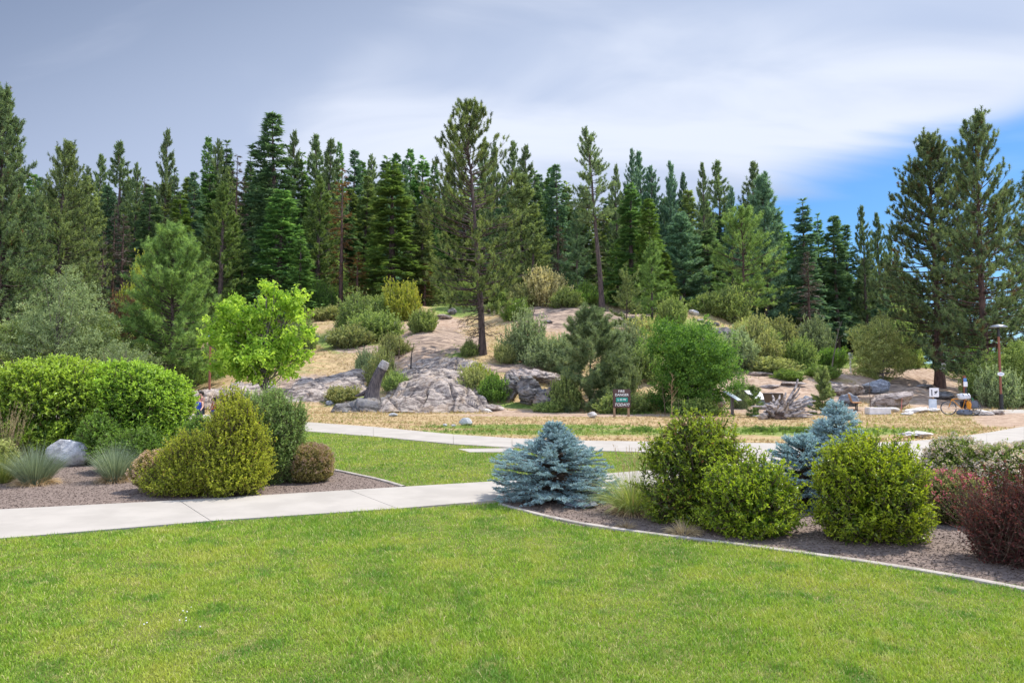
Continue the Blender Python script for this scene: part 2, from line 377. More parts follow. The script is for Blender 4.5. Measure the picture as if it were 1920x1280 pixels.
M['slate'] = rock_mat('slate_rock', (0.26, 0.28, 0.32), (0.15, 0.16, 0.19), wamt=.05, sc=1.4)
M['whitestone'] = rock_mat('white_stone', (0.72, 0.68, 0.63), (0.44, 0.40, 0.37), wamt=.1, lichen=(0.5, 0.47, 0.42), sc=1.6)

# ground: colours carried by zone attributes laid on the terrain
def ground_mat():
    m, t, o = mat_new('dry_ground'); b = t.new('ShaderNodeBsdfPrincipled'); t.link(b.outputs[0], o.inputs[0]); b.inputs['Roughness'].default_value = .95
    b.inputs['Specular IOR Level'].default_value = .1
    geo = t.new('ShaderNodeNewGeometry'); P = geo.outputs['Position']
    def A(n): return t.new('ShaderNodeAttribute', attribute_name=n).outputs['Fac']
    mpp = t.new('ShaderNodeMapping'); mpp.inputs['Scale'].default_value = (.35, 1.6, 1); t.link(P, mpp.inputs[0])
    nb = t.noise(P, .35, 5, .6); nm = t.noise(P, 2.3, 5, .65); nf = t.noise(P, 14, 4, .7); ns = t.noise(mpp.outputs[0], .8, 5, .65)
    dry = t.mix(t.mapr(nm, .35, .65), (0.27, 0.18, 0.09), (0.49, 0.35, 0.19))
    dry = t.mix(t.mapr(nf, .40, .68, 0, .55), dry, (0.56, 0.43, 0.26))
    dry = t.mix(t.mapr(ns, .50, .64, 0, .6), dry, (0.24, 0.25, 0.09))
    dirt = t.mix(t.mapr(nm, .4, .62), (0.30, 0.205, 0.145), (0.47, 0.35, 0.26))
    rk = t.mix(t.mapr(t.noise(mpp.outputs[0], 2.2, 7, .7, .8), .42, .58), (0.17, 0.125, 0.10), (0.46, 0.345, 0.26))
    gr = t.mix(t.mapr(nm, .38, .62), (0.10, 0.16, 0.035), (0.25, 0.29, 0.08))
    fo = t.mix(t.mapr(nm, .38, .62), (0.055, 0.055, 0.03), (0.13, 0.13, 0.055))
    def wob(a, amt=.9): return t.mapr(t.math('ADD', a, t.math('MULTIPLY', t.math('SUBTRACT', nm, .5), amt)), .38, .56)
    c = dry
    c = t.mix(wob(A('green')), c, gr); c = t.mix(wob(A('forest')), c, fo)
    c = t.mix(wob(A('dirt')), c, dirt); c = t.mix(wob(A('rock')), c, rk)
    t.link(c, b.inputs['Base Color'])
    bp = t.new('ShaderNodeBump'); bp.inputs['Strength'].default_value = .8; bp.inputs['Distance'].default_value = .12
    t.link(t.math('ADD', nm, t.math('MULTIPLY', nf, .3)), bp.inputs['Height']); t.link(bp.outputs[0], b.inputs['Normal'])
    return m
# zones in picture-found ellipses: (px, py, rx, ry)
Z_ROCK = [(585, 728, 75, 24), (450, 738, 60, 14), (690, 655, 60, 7), (820, 640, 55, 26), (870, 645, 40, 14), (1050, 590, 80, 24), (1010, 600, 40, 20), (1180, 592, 40, 10), (960, 690, 60, 9), (1600, 735, 60, 14), (1680, 722, 50, 12), (1500, 722, 60, 5)]
Z_DIRT = [(780, 650, 60, 40), (1440, 715, 90, 16), (1540, 735, 120, 18), (1700, 715, 90, 26), (1790, 745, 90, 26), (1100, 605, 80, 26), (820, 610, 50, 16), (1620, 700, 70, 10), (880, 768, 80, 5), (1000, 772, 90, 3.5), (1500, 768, 130, 12), (1890, 785, 60, 16), (1060, 778, 200, 3), (1330, 720, 40, 30)]
Z_GREEN = [(1480, 685, 130, 20), (650, 640, 60, 20), (1020, 555, 140, 18), (860, 660, 30, 12), (1090, 812, 400, 6), (1300, 813, 400, 9), (1500, 812, 260, 12), (1000, 800, 200, 4), (640, 745, 45, 14), (860, 580, 50, 14), (1300, 640, 60, 40), (1000, 760, 90, 6), (1190, 765, 60, 12), (760, 640, 20, 20)]
def ell(px, py, L):
    r = np.zeros_like(px)
    for (a, b, c, d) in L: r = np.maximum(r, 1.0 - .5 * np.sqrt(((px - a) / c) ** 2 + ((py - b) / d) ** 2))
    return np.clip(r, 0, 1)
def zones(x, y, z):
    px, py = proj(x, y, z)
    front = y > 20
    rk = np.where(front, ell(px, py, Z_ROCK), 0); di = np.where(front, ell(px, py, Z_DIRT), 0); gr = np.where(front, ell(px, py, Z_GREEN), 0)
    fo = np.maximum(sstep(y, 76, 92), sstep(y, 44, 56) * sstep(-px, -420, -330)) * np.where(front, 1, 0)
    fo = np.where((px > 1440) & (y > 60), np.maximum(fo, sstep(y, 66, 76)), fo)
    return rk, di, gr, fo
def build_ground():
    rows = np.unique(np.concatenate([np.linspace(-60, 24, 22), np.linspace(24, 37, 40), np.linspace(37, 74, 230), np.linspace(74, 150, 110), np.geomspace(150, 6000, 40)]))
    cols = np.linspace(-1.5, 1.5, 560)
    yy, ss = np.meshgrid(rows, cols, indexing='ij'); xx = ss * np.maximum(yy + 22, 60)
    zz = height(xx, yy) - np.where(yy < 26, .05, .0) - .0
    g = Geo(); g.add(np.stack([xx, yy, zz], -1), grid_faces(*xx.shape))
    o = g.build('ground', ground_mat(), smooth=True); tag(o, kind='structure')
    rk, di, gr, fo = zones(xx.ravel(), yy.ravel(), zz.ravel())
    for n, a in (('rock', rk), ('dirt', di), ('green', gr), ('forest', fo)):
        at_ = o.data.attributes.new(n, 'FLOAT', 'POINT'); at_.data.foreach_set('value', a.astype(np.float32))
build_ground()

# ------------------------------------------------------------------ lawn, paths, beds (all on the flat, z = 0)
def poly_px(L): return [tuple(G(*p)[:2]) for p in L]
def slab(name, pts, z0, z1, mat, kind='structure'):
    """filled polygon with a thickness"""
    bm = bmesh.new(); vs_ = [bm.verts.new((x, y, z1)) for x, y in pts]; f = bm.faces.new(vs_)
    if f.normal.z < 0 or f.calc_area() and (f.normal_update() or f.normal.z < 0): f.normal_flip()
    r = bmesh.ops.extrude_face_region(bm, geom=[f]); 
    for e in r['geom']:
        if isinstance(e, bmesh.types.BMVert): e.co.z = z0
    bmesh.ops.recalc_face_normals(bm, faces=bm.faces); bmesh.ops.triangulate(bm, faces=bm.faces)
    me = bpy.data.meshes.new(name); bm.to_mesh(me); bm.free(); me.materials.append(mat)
    o = bpy.data.objects.new(name, me); COL.objects.link(o); tag(o, kind=kind); return o
def join(objs):
    """merge several slabs of one surface into the first"""
    bm = bmesh.new()
    for o in objs: bm.from_mesh(o.data)
    bm.to_mesh(objs[0].data); bm.free()
    for o in objs[1:]: bpy.data.objects.remove(o)
    return objs[0]
concrete = plain('concrete', (0.42, 0.38, 0.335), .85, c2=(0.365, 0.33, 0.29), scale=1.3, bump=.05, coords='Object', spec=.2)
edging = plain('edging_concrete', (0.44, 0.39, 0.34), .9, c2=(0.32, 0.28, 0.24), scale=5, bump=.2, spec=.2)
mulch = plain('mulch', (0.165, 0.125, 0.105), .95, c2=(0.24, 0.185, 0.155), scale=14, spec=.1)
soil = plain('lawn_soil', (0.10, 0.13, 0.03), .95, c2=(0.16, 0.16, 0.05), scale=3, spec=.1)
def lawn_mat():
    m, t, o = mat_new('lawn_blades')
    at_ = t.new('ShaderNodeAttribute', attribute_name='vv'); geo = t.new('ShaderNodeNewGeometry'); P = geo.outputs['Position']
    n1 = t.noise(P, .55, 4, .6); n2 = t.noise(P, 2.1, 4, .6); n3 = t.noise(P, 9, 3, .6)
    c = t.mix(t.mapr(at_.outputs['Fac'], 0, 1), (0.15, 0.285, 0.022), (0.39, 0.55, 0.055))
    yl = t.math('ADD', t.math('MULTIPLY', n1, .5), t.math('MULTIPLY', n2, .5))
    c = t.mix(t.mapr(yl, .46, .64, 0, .6), c, (0.52, 0.51, 0.085))
    c = t.mix(t.mapr(n2, .46, .32, 0, .85), c, (0.10, 0.25, 0.025)); c = t.mix(t.mapr(n1, .50, .36, 0, .6), c, (0.12, 0.26, 0.028))
    c = t.mix(t.mapr(n3, .54, .70, 0, .6), c, (0.60, 0.54, 0.22))
    c = t.mix(t.mapr(at_.outputs['Fac'], .93, .96, 0, .9), c, (0.68, 0.58, 0.30))
    b = t.new('ShaderNodeBsdfPrincipled'); b.inputs['Roughness'].default_value = .5; b.inputs['Specular IOR Level'].default_value = .25; t.link(c, b.inputs['Base Color'])
    tr = t.new('ShaderNodeBsdfTranslucent'); t.link(t.mix(1.0, c, (1.15, 1.15, .8), 'MULTIPLY'), tr.inputs[0])
    mx = t.new('ShaderNodeMixShader'); mx.inputs[0].default_value = .35
    t.link(b.outputs[0], mx.inputs[1]); t.link(tr.outputs[0], mx.inputs[2]); t.link(mx.outputs[0], o.inputs[0]); return m
LAWN = lawn_mat()

# near walk: pairs (upper edge, lower edge)
NEARW = [((-900, 1000), (-1400, 1130)), ((-290, 972), (-330, 1040)), ((335, 940), (395, 979)), ((655, 920.5), (745, 955.5)), ((1010, 899), (1100, 926)), ((1215, 883), (1290, 900))]
slabs = []
for i in range(len(NEARW) - 1):
    (a, b), (c, d) = NEARW[i], NEARW[i + 1]
    A_, B_, C_, D_ = [np.array(G(*p)[:2]) for p in (a, b, c, d)]
    g1 = (C_ - A_) / np.linalg.norm(C_ - A_) * .005; g2 = (D_ - B_) / np.linalg.norm(D_ - B_) * .005
    slabs.append(slab('path', [tuple(A_ + g1), tuple(C_ - g1), tuple(D_ - g2), tuple(B_ + g2)], -.06, .022, concrete))
join(slabs)
FARU = [(-900, 745), (-200, 765), (100, 772), (370, 777), (565, 791), (700, 800.5), (850, 815), (960, 822), (1060, 826), (1215, 828.5), (1400, 831), (1540, 833), (1690, 829), (1780, 822), (1850, 812), (1920, 800), (2050, 782)]
FARL = [(-900, 752), (-200, 775), (100, 783), (370, 790), (565, 808), (700, 818.5), (850, 833), (960, 840), (1060, 844), (1215, 848.5), (1400, 868), (1540, 880), (1690, 868), (1780, 850), (1850, 838), (1920, 826), (2050, 800)]
pu, pl = poly_px(FARU), poly_px(FARL)
slabs = []
for i in range(len(pu) - 1):
    A_, C_, B_, D_ = [np.array(p) for p in (pu[i], pu[i + 1], pl[i], pl[i + 1])]
    # extra joints inside every section
    n = max(1, int(np.linalg.norm(C_ - A_) / 3.0))
    for k in range(n):
        a0, a1 = A_ + (C_ - A_) * k / n, A_ + (C_ - A_) * (k + 1) / n; b0, b1 = B_ + (D_ - B_) * k / n, B_ + (D_ - B_) * (k + 1) / n
        e = (a1 - a0) / np.linalg.norm(a1 - a0) * .006; e2 = (b1 - b0) / (np.linalg.norm(b1 - b0) + 1e-6) * .006
        slabs.append(slab('path', [tuple(a0 + e), tuple(a1 - e), tuple(b1 - e2), tuple(b0 + e2)], -.06, .02, concrete))
join(slabs)
link = [(1225, 850), (1225, 880), (1290, 896), (1500, 900), (1540, 884), (1400, 872)]
join([slab('path', poly_px(link), -.06, .015, concrete), slab('path', poly_px([(858, 842.5), (880, 848.5), (965, 848.5), (960, 841)]), -.06, .02, concrete)])
slab('path', poly_px([(1860, 776), (1850, 768.5), (2300, 765), (2300, 778)]), -.06, .016, concrete)
CURB_R = [(938, 947), (985, 961), (1035, 977), (1080, 985.5), (1120, 991), (1210, 1002), (1300, 1013), (1400, 1023), (1500, 1037), (1600, 1052), (1740, 1071), (1850, 1090), (1920, 1103), (2200, 1165), (2700, 1330)]
CURB_L = [(560, 868), (600, 876), (628, 884), (680, 891), (725, 902), (757, 913.5)]
slab('garden_bed', poly_px([p for p in CURB_R] + [(2700, 850), (1920, 836), (1780, 856), (1690, 874), (1540, 888), (1500, 902), (1290, 902), (1180, 917), (1010, 938), (950, 942)]), -.06, .004, mulch)
slab('garden_bed', poly_px([(-900, 999), (-290, 971.5), (5, 957), (335, 939.5), (655, 920), (752, 914.5)] + CURB_L[::-1][1:] + [(520, 845), (470, 815), (350, 800), (-900, 800)]), -.06, .004, mulch)
def curb(pts, wd=.075, hh=.03, name='kerb'):
    P = [np.array(G(*p)[:2]) for p in pts]
    Q = [P[0]]
    for a, b in zip(P[:-1], P[1:]):
        n = max(1, int(np.linalg.norm(b - a) / .35))
        for k in range(n): Q.append(a + (b - a) * (k + 1) / n)
    Q = np.array(Q); 
    for _ in range(6): Q[1:-1] = (Q[:-2] + Q[1:-1] * 2 + Q[2:]) / 4
    T = norm(np.gradient(Q, axis=0)); Nn = np.stack([-T[:, 1], T[:, 0]], -1)
    g = Geo(); prof = [(-wd / 2, -.05), (-wd / 2, hh * .8), (-wd / 2 + .015, hh), (wd / 2 - .015, hh), (wd / 2, hh * .8), (wd / 2, -.05)]
    zj = .004 * fbm(np.stack([Q[:, 0] * 1.5, Q[:, 1] * 1.5, 0 * Q[:, 0]], -1), 2, 4)
    V = np.stack([np.concatenate([Q + Nn * o_, (zj + h_)[:, None]], 1) for o_, h_ in prof], 1)
    g.add(V, grid_faces(*V.shape[:2]))
    tag(g.build(name, edging, smooth=False), kind='structure')
curb(CURB_R); curb(CURB_L)
# lawns
NEAR_LAWN = [(-1400, 1131), (-330, 1041), (15, 1011.5), (395, 979.5), (745, 956), (935, 944)] + [(a, b + 1.5) for a, b in CURB_R]
nl = poly_px(NEAR_LAWN) + [(6.5, 3.0), (8, -6), (-12, -6)]
slab('lawn', nl, -.06, .006, soil)
MID_LAWN = [(-300, 778), (370, 791), (565, 809), (700, 819.5), (850, 834), (960, 841), (1060, 845), (1222, 849.5), (1222, 880), (1160, 887), (930, 904.5), (757, 914)] + [(a, b - 1) for a, b in CURB_L[::-1][1:]] + [(520, 844), (470, 814), (350, 799), (-300, 799)]
ml = poly_px(MID_LAWN); slab('lawn', ml, -.06, .006, soil)
def inside(poly, x, y):
    c = np.zeros(len(x), bool); n = len(poly)
    for i in range(n):
        x1, y1 = poly[i]; x2, y2 = poly[(i + 1) % n]
        k = ((y1 > y) != (y2 > y)) & (x < (x2 - x1) * (y - y1) / (y2 - y1 + 1e-12) + x1); c ^= k
    return c
def blades(name, poly, n, dmin, dmax, L, W, seed, mat, label, cat, pw=1.0, lean=.55):
    r = rng_(seed)
    u = r.random(n); d = dmin * (dmax / dmin) ** (u ** pw)
    x = (r.random(n) * 2 - 1) * (d * .80 + 1.0)
    k = inside(poly, x, d)
    hole = inside(poly_px([(856, 842), (880, 849), (967, 849), (962, 840.5)]), x, d); k &= ~hole
    x, d = x[k], d[k]; m = len(x)
    Pn = np.stack([x, d, 0 * x], -1)
    tall = 1 + .35 * fbm(Pn * 1.1, 3, 21) + .3 * fbm(Pn * 6, 2, 23)
    sc = (d / dmin) ** .55
    D = norm(np.stack([r.normal(size=m) * lean, r.normal(size=m) * lean, np.ones(m)], -1))
    Ln = L * np.clip(tall, .45, 1.8) * r.uniform(.6, 1.25, m) * (1 + .25 * (sc - 1)); Wn = W * sc * r.uniform(.7, 1.3, m)
    P0 = np.stack([x, d, np.full(m, .004)], -1); S = np.stack([D[:, 1], -D[:, 0], 0 * x], -1) + r.normal(size=(m, 3)) * .3; S[:, 2] = 0; S = norm(S) * Wn[:, None] / 2
    mid = P0 + D * Ln[:, None] * .55; D2 = norm(D + np.stack([D[:, 0], D[:, 1], -.3 + 0 * x], -1) * .7)
    V = np.stack([P0 - S, P0 + S, mid + S * .8, mid + D2 * Ln[:, None] * .45, mid - S * .8], 1)
    idx = np.arange(m)[:, None] * 5
    g = Geo(); v = np.repeat(r.random(m).astype(np.float32), 5)
    g.add(V.reshape(-1, 3), np.concatenate([idx + [0, 1, 2, 4]]), v)
    g.F[3].append(idx + [4, 2, 3])
    o = g.build(name, mat); return tag(o, label, cat, kind='stuff')
import os
LOW = False
blades('lawn_grass', nl, 720000, 2.6, 13, .036, .0032, 1, LAWN, 'mown green lawn grass with straw-coloured patches in front of the walkway', 'grass')
blades('lawn_grass', ml, 300000, 9.5, 33, .05, .0095, 2, LAWN, 'bright green lawn grass between the two concrete paths', 'grass', pw=.8)
# ================================================================== VEGETATION BUILDERS
def limbs(wood, B, D, L, r0, rng, up=0.0, n=5, sides=4, v=.5, wig=.06, rtip=.2):
    """curved limbs from B along D (m,3), lengths L, radius r0 at the base; returns sampled points (m,n,3)"""
    m = len(B); t = np.linspace(0, 1, n)[None, :, None]
    P = B[:, None] + D[:, None] * L[:, None, None] * t
    P[:, :, 2] += (np.asarray(up).reshape(-1, 1) * L[:, None]) * t[:, :, 0] ** 2
    P = P + rng.normal(size=P.shape) * wig * L[:, None, None] * t * .5
    r = r0[:, None] * (1 - (1 - rtip) * t[:, :, 0])
    wood.tubes(P, r, sides, v); return P
def along(P, t):
    """points at fraction t (m,k) along polylines P (m,n,3), plus tangents"""
    n = P.shape[1]; u = np.clip(t, 0, .999) * (n - 1); i = u.astype(int); f = (u - i)[..., None]
    m = np.arange(len(P))[:, None]; a, b = P[m, i], P[m, i + 1]
    return a * (1 - f) + b * f, norm(b - a)
def trunk_path(H, lean, rng, n=12, wig=.012):
    t = np.linspace(0, 1, n); P = np.zeros((n, 3)); P[:, 2] = t * H
    P[:, 0] = lean[0] * H * t ** 1.3 + np.cumsum(rng.normal(size=n)) * wig * H * .3 * t; P[:, 1] = lean[1] * H * t + np.cumsum(rng.normal(size=n)) * wig * H * .3 * t
    return P
def tr_at(TP, h):
    H = TP[-1, 2]; return np.stack([np.interp(h, TP[:, 2], TP[:, 0]), np.interp(h, TP[:, 2], TP[:, 1]), h], -1)

def pine(name, seed, H, Rr, cb=.25, lean=(0, 0), whorl=.62, per=4, tufts=7, nl=.26, nn=13, nw=.03, top=.6, wood_mat=None, leaf_mat_=None, sparse=.0, prof=None, r0=None, bare=0, rusty=.0, droop=0.0, low_dead=0, tk=1.0, brush=0.0):
    """long-needled pine: tufts of needles at the ends of twigs on upswept limbs"""
    rng = rng_(seed); wood, fol = Geo(), Geo(); TP = trunk_path(H, lean, rng)
    r0 = r0 or H * .0165
    tt = TP[:, 2] / H; rad = r0 * (1 - tt * .93) * (1 + .35 * np.exp(-tt * 40)); wood.tube(TP, rad, 9)
    hs = np.arange(cb * H, H * .985, whorl); hs = np.repeat(hs, per); hs = hs + rng.uniform(-.35, .35, len(hs)) * whorl
    keep = rng.random(len(hs)) > sparse; hs = hs[keep]; hs = np.clip(hs, cb * H * .9, H * .99); u = (hs - cb * H) / (H * (1 - cb)); u = np.clip(u, 0, 1)
    pf = prof(u) if prof else (1 - u) ** .82 * (.62 + .38 * sstep(u, -.05, .25))
    L = Rr * pf * rng.uniform(.62, 1.12, len(hs)) + .04 * H * (1 - u) ** .3 * .3 + .12
    a = rng.uniform(0, 2 * math.pi, len(hs)); pitch = np.interp(u, [0, .4, 1], [-.12 - droop, .12, .95]) + rng.normal(size=len(hs)) * .12
    D = np.stack([np.cos(a) * np.cos(pitch), np.sin(a) * np.cos(pitch), np.sin(pitch)], -1)
    tufts = int(tufts * 1.55); nw = nw * 1.25; nl = nl * 1.12; nn = int(nn * 1.3)
    B = tr_at(TP, hs); br = np.clip(L * .012 + .010, .010, .09) * np.clip(rad[0] / .3, .4, 1.1)
    P = limbs(wood, B, D, L, br, rng, up=.16 + .1 * rng.random(len(hs)), n=5)
    # twigs
    k = tufts; t = rng.uniform(.20, 1.0, (len(P), k)) ** .8; t[:, 0] = 1.0
    Q, T = along(P, t)
    act = rng.random(t.shape) < np.clip(L[:, None] / (Rr * .55), .35, 1) * tk; act[:, 0] = True
    Q, T = Q[act], T[act]; m = len(Q)
    side = norm(np.cross(T, [0, 0, 1.])) * np.where(rng.random(m) < .5, 1, -1)[:, None]
    Dt = norm(T * .7 + side * rng.uniform(0, 1.0, m)[:, None] + np.array([0, 0, 1.]) * rng.uniform(.15 + brush, .9 + brush * 3, m)[:, None] + rng.normal(size=(m, 3)) * .15)
    tl = rng.uniform(.3, 1.0, m) * np.clip(Rr * .22, .15, .9); tl = tl * (rng.random(m) ** .5)
    tp = Q + Dt * tl[:, None]
    wood.tubes(np.stack([Q, Q + Dt * tl[:, None] * .5, tp], 1), np.stack([0 * tl + .014, 0 * tl + .011, 0 * tl + .008], 1) * max(1, H / 18) * .9, 3)
    # leader tufts
    lt = tr_at(TP, np.linspace(H * .95, H, 4)); tp = np.vstack([tp, lt]); Dt = np.vstack([Dt, np.tile([0, 0, 1.], (4, 1))]); m = len(tp)
    # second tuft lower on the twig
    tv = rng.random(m) * .93
    tv = np.where(rng.random(m) < rusty, .99, tv)
    if brush:
        n = int(nn * 2); A = np.repeat(tp, n, 0) - np.repeat(Dt, n, 0) * (rng.random((m * n, 1)) ** .8) * brush * np.repeat(rng.uniform(.6, 1.3, m), n)[:, None]
        nd = norm(np.repeat(Dt, n, 0) * .55 + rdir(rng, m * n) * .8)
        fol.needles(A, nd, nl * .62 * rng.uniform(.7, 1.15, m * n), nw, np.clip(np.repeat(tv, n) + rng.normal(size=m * n) * .05, 0, 1 if rusty else .94), rng)
    for back, fr in (() if brush else ((0, 1.0), (.8, .8))):
        c = tp - Dt * nl * back
        n = int(nn * fr); A = np.repeat(c, n, 0); DD = np.repeat(Dt, n, 0)
        nd = norm(DD * rng.uniform(-.15, 1.1, (m * n, 1)) + rdir(rng, m * n) * .85)
        fol.needles(A, nd, nl * rng.uniform(.7, 1.15, m * n), nw, np.clip(np.repeat(tv, n) + rng.normal(size=m * n) * .05, 0, 1 if rusty else .94), rng)
    if low_dead:
        h = rng.uniform(cb * H * .35, cb * H * 1.1, low_dead); a = rng.uniform(0, 6.28, low_dead)
        D = np.stack([np.cos(a), np.sin(a), rng.uniform(-.35, .1, low_dead)], -1)
        P = limbs(wood, tr_at(TP, h), norm(D), rng.uniform(.3, .8, low_dead) * Rr * .8, 0 * h + .035, rng, up=-.1, wig=.14)
        Q, T = along(P, rng.uniform(.3, .95, (len(P), 7))); Q = Q.reshape(-1, 3); T = T.reshape(-1, 3)
        limbs(wood, Q, norm(T + rdir(rng, len(Q)) * .8), rng.uniform(.3, .9, len(Q)), 0 * Q[:, 0] + .014, rng, n=3, sides=3)
    return wood, fol
def fir(seed, H, Rr, cb=.08, whorl=.42, per=6, lean=(0, 0), nl=.34, nw=.13, dens=9, droop=.25, sparse=0., bare_top=0., prof=None, k2=5):
    """short-needled fir: layered drooping limbs carrying flat sprays"""
    rng = rng_(seed); wood, fol = Geo(), Geo(); TP = trunk_path(H, lean, rng, wig=.006)
    tt = TP[:, 2] / H; rad = H * .014 * (1 - tt * .95) * (1 + .3 * np.exp(-tt * 40)); wood.tube(TP, rad, 8)
    hs = np.repeat(np.arange(cb * H, H * .99, whorl), per); hs = np.clip(hs + rng.uniform(-.5, .5, len(hs)) * whorl, cb * H * .9, H * .992)
    hs = hs[rng.random(len(hs)) > sparse]; u = np.clip((hs - cb * H) / (H * (1 - cb)), 0, 1)
    lump = .82 + .3 * vnoise(np.stack([u * 7, 0 * u, 0 * u + seed], -1), 3)
    L = Rr * (prof(u) if prof else (1 - u) ** .82) * lump * rng.uniform(.72, 1.15, len(hs)) + .15
    a = rng.uniform(0, 2 * math.pi, len(hs)); pitch = np.interp(u, [0, .5, 1], [-.18 - droop * .6, .02, .75]) + rng.normal(size=len(hs)) * .24
    D = np.stack([np.cos(a) * np.cos(pitch), np.sin(a) * np.cos(pitch), np.sin(pitch)], -1)
    P = limbs(wood, tr_at(TP, hs), D, L, np.clip(L * .014 + .008, .01, .08), rng, up=-droop * .3 + .22 * u, n=5)
    if bare_top: ok = (hs < H * (1 - bare_top)) | (rng.random(len(hs)) < .25)
    else: ok = np.ones(len(hs), bool)
    P, L, u = P[ok], L[ok], u[ok]
    t = rng.uniform(.22, 1.0, (len(P), dens)); t[:, 0] = 1.0; Q, T = along(P, t)
    act = rng.random(t.shape) < np.clip(L[:, None] / (Rr * .5), .3, 1); act[:, 0] = 1
    rem = (L[:, None] * (1.12 - t) * .42 + .12); Q, T, rem = Q[act], T[act], rem[act]; m = len(Q)
    side = norm(np.cross(T, [0, 0, 1.])) * np.where(rng.random(m) < .5, 1, -1)[:, None]
    Dt = norm(T * .8 + side * rng.uniform(.2, 1.1, m)[:, None] + np.array([0, 0, 1.]) * rng.uniform(-.55, .35, m)[:, None])
    base_v = rng.random(m) * .85
    for j in range(k2):
        f = j / k2; ss = norm(np.cross(Dt, [0, 0, 1.])); sg = 1 if j % 2 else -1
        p = Q + Dt * (rem * f)[:, None]
        d = norm(Dt + ss * sg * rng.uniform(.3, .9, m)[:, None] + np.array([0, 0, 1.]) * rng.uniform(-.35, .35, m)[:, None]) if j else Dt
        fol.leaves(p, d, np.array([[0, 0, 1.]]) + rng.normal(size=(m, 3)) * .35, nl * rng.uniform(.7, 1.2, m) * (1.3 if not j else 1), nw * rng.uniform(.7, 1.2, m), np.clip(base_v + rng.normal(size=m) * .06, 0, .94))
    # leader
    fol.leaves(tr_at(TP, np.linspace(H * .93, H * .985, 6)), norm(rdir(rng, 6) * .5 + [0, 0, 1.]), rdir(rng, 6), np.full(6, nl * 1.2), np.full(6, nw * .8), np.full(6, .4))
    return wood, fol
def broadleaf(seed, H, blobs, th=.35, r0=.1, leafL=.12, leafW=.06, n=9000, clump=.35, hole_t=-.38, lean=(0, 0)):
    """round-headed tree: limbs run from the trunk to the leaf masses; blobs = (x,y,z,rx,ry,rz) in metres"""
    rng = rng_(seed); wood, fol = Geo(), Geo(); TP = trunk_path(H, lean, rng, wig=.01)
    tt = TP[:, 2] / H; wood.tube(TP, r0 * (1 - tt * .85) * (1 + .3 * np.exp(-tt * 30)), 8)
    vol = np.array([b[3] * b[4] * b[5] for b in blobs]) ** .75; vol = vol / vol.sum()
    for b, wgt in zip(blobs, vol):
        c = np.array(b[:3]); s = np.array(b[3:6]); nb = max(3, int(90 * wgt))
        ends = c + rdir(rng, nb) * s * rng.uniform(.55, .98, (nb, 1))
        hb = np.clip(ends[:, 2] * rng.uniform(.45, .85, nb), th * H * .7, H * .95); Bs = tr_at(TP, hb)
        vec = ends - Bs; Ln = np.linalg.norm(vec, axis=1)
        P = limbs(wood, Bs, norm(vec - np.array([0, 0, .12]) * Ln[:, None]), Ln, np.clip(Ln * .02, .01, r0 * .5), rng, up=.12, n=6, wig=.08)
        m = int(n * wgt / 12); q, T = along(P, rng.uniform(.5, 1, (nb, max(1, m // nb // 2)))); q = q.reshape(-1, 3)
        shell = c + rdir(rng, m) * s * (rng.random((m, 1)) ** .33) * (1 + .22 * fbm(rdir(rng, m) * 2, 2, seed)[:, None])
        C = np.vstack([q, shell]); mm = len(C)
        hole = fbm(C * 1.0 / max(.5, s.max() * .42), 2, seed + 4) > hole_t; C = C[hole]; mm = len(C)
        k = 12; out_ = norm((C - c) / s); dirc = norm(out_ + rng.normal(size=(mm, 3)) * .5 + [0, 0, .25])
        A = np.repeat(C, k, 0) + np.repeat(dirc, k, 0) * rng.uniform(-.5, .5, (mm * k, 1)) * clump + rng.normal(size=(mm * k, 3)) * clump * .25
        d = norm(np.repeat(dirc, k, 0) * .6 + rdir(rng, mm * k) * .8 - [0, 0, .15])
        fol.leaves(A, d, rdir(rng, mm * k) * .7 + [0, 0, .8], leafL * rng.uniform(.6, 1.2, mm * k), leafW * rng.uniform(.7, 1.2, mm * k), np.clip(np.repeat(rng.random(mm) * .8, k) + rng.normal(size=mm * k) * .1, 0, .94))
    return wood, fol
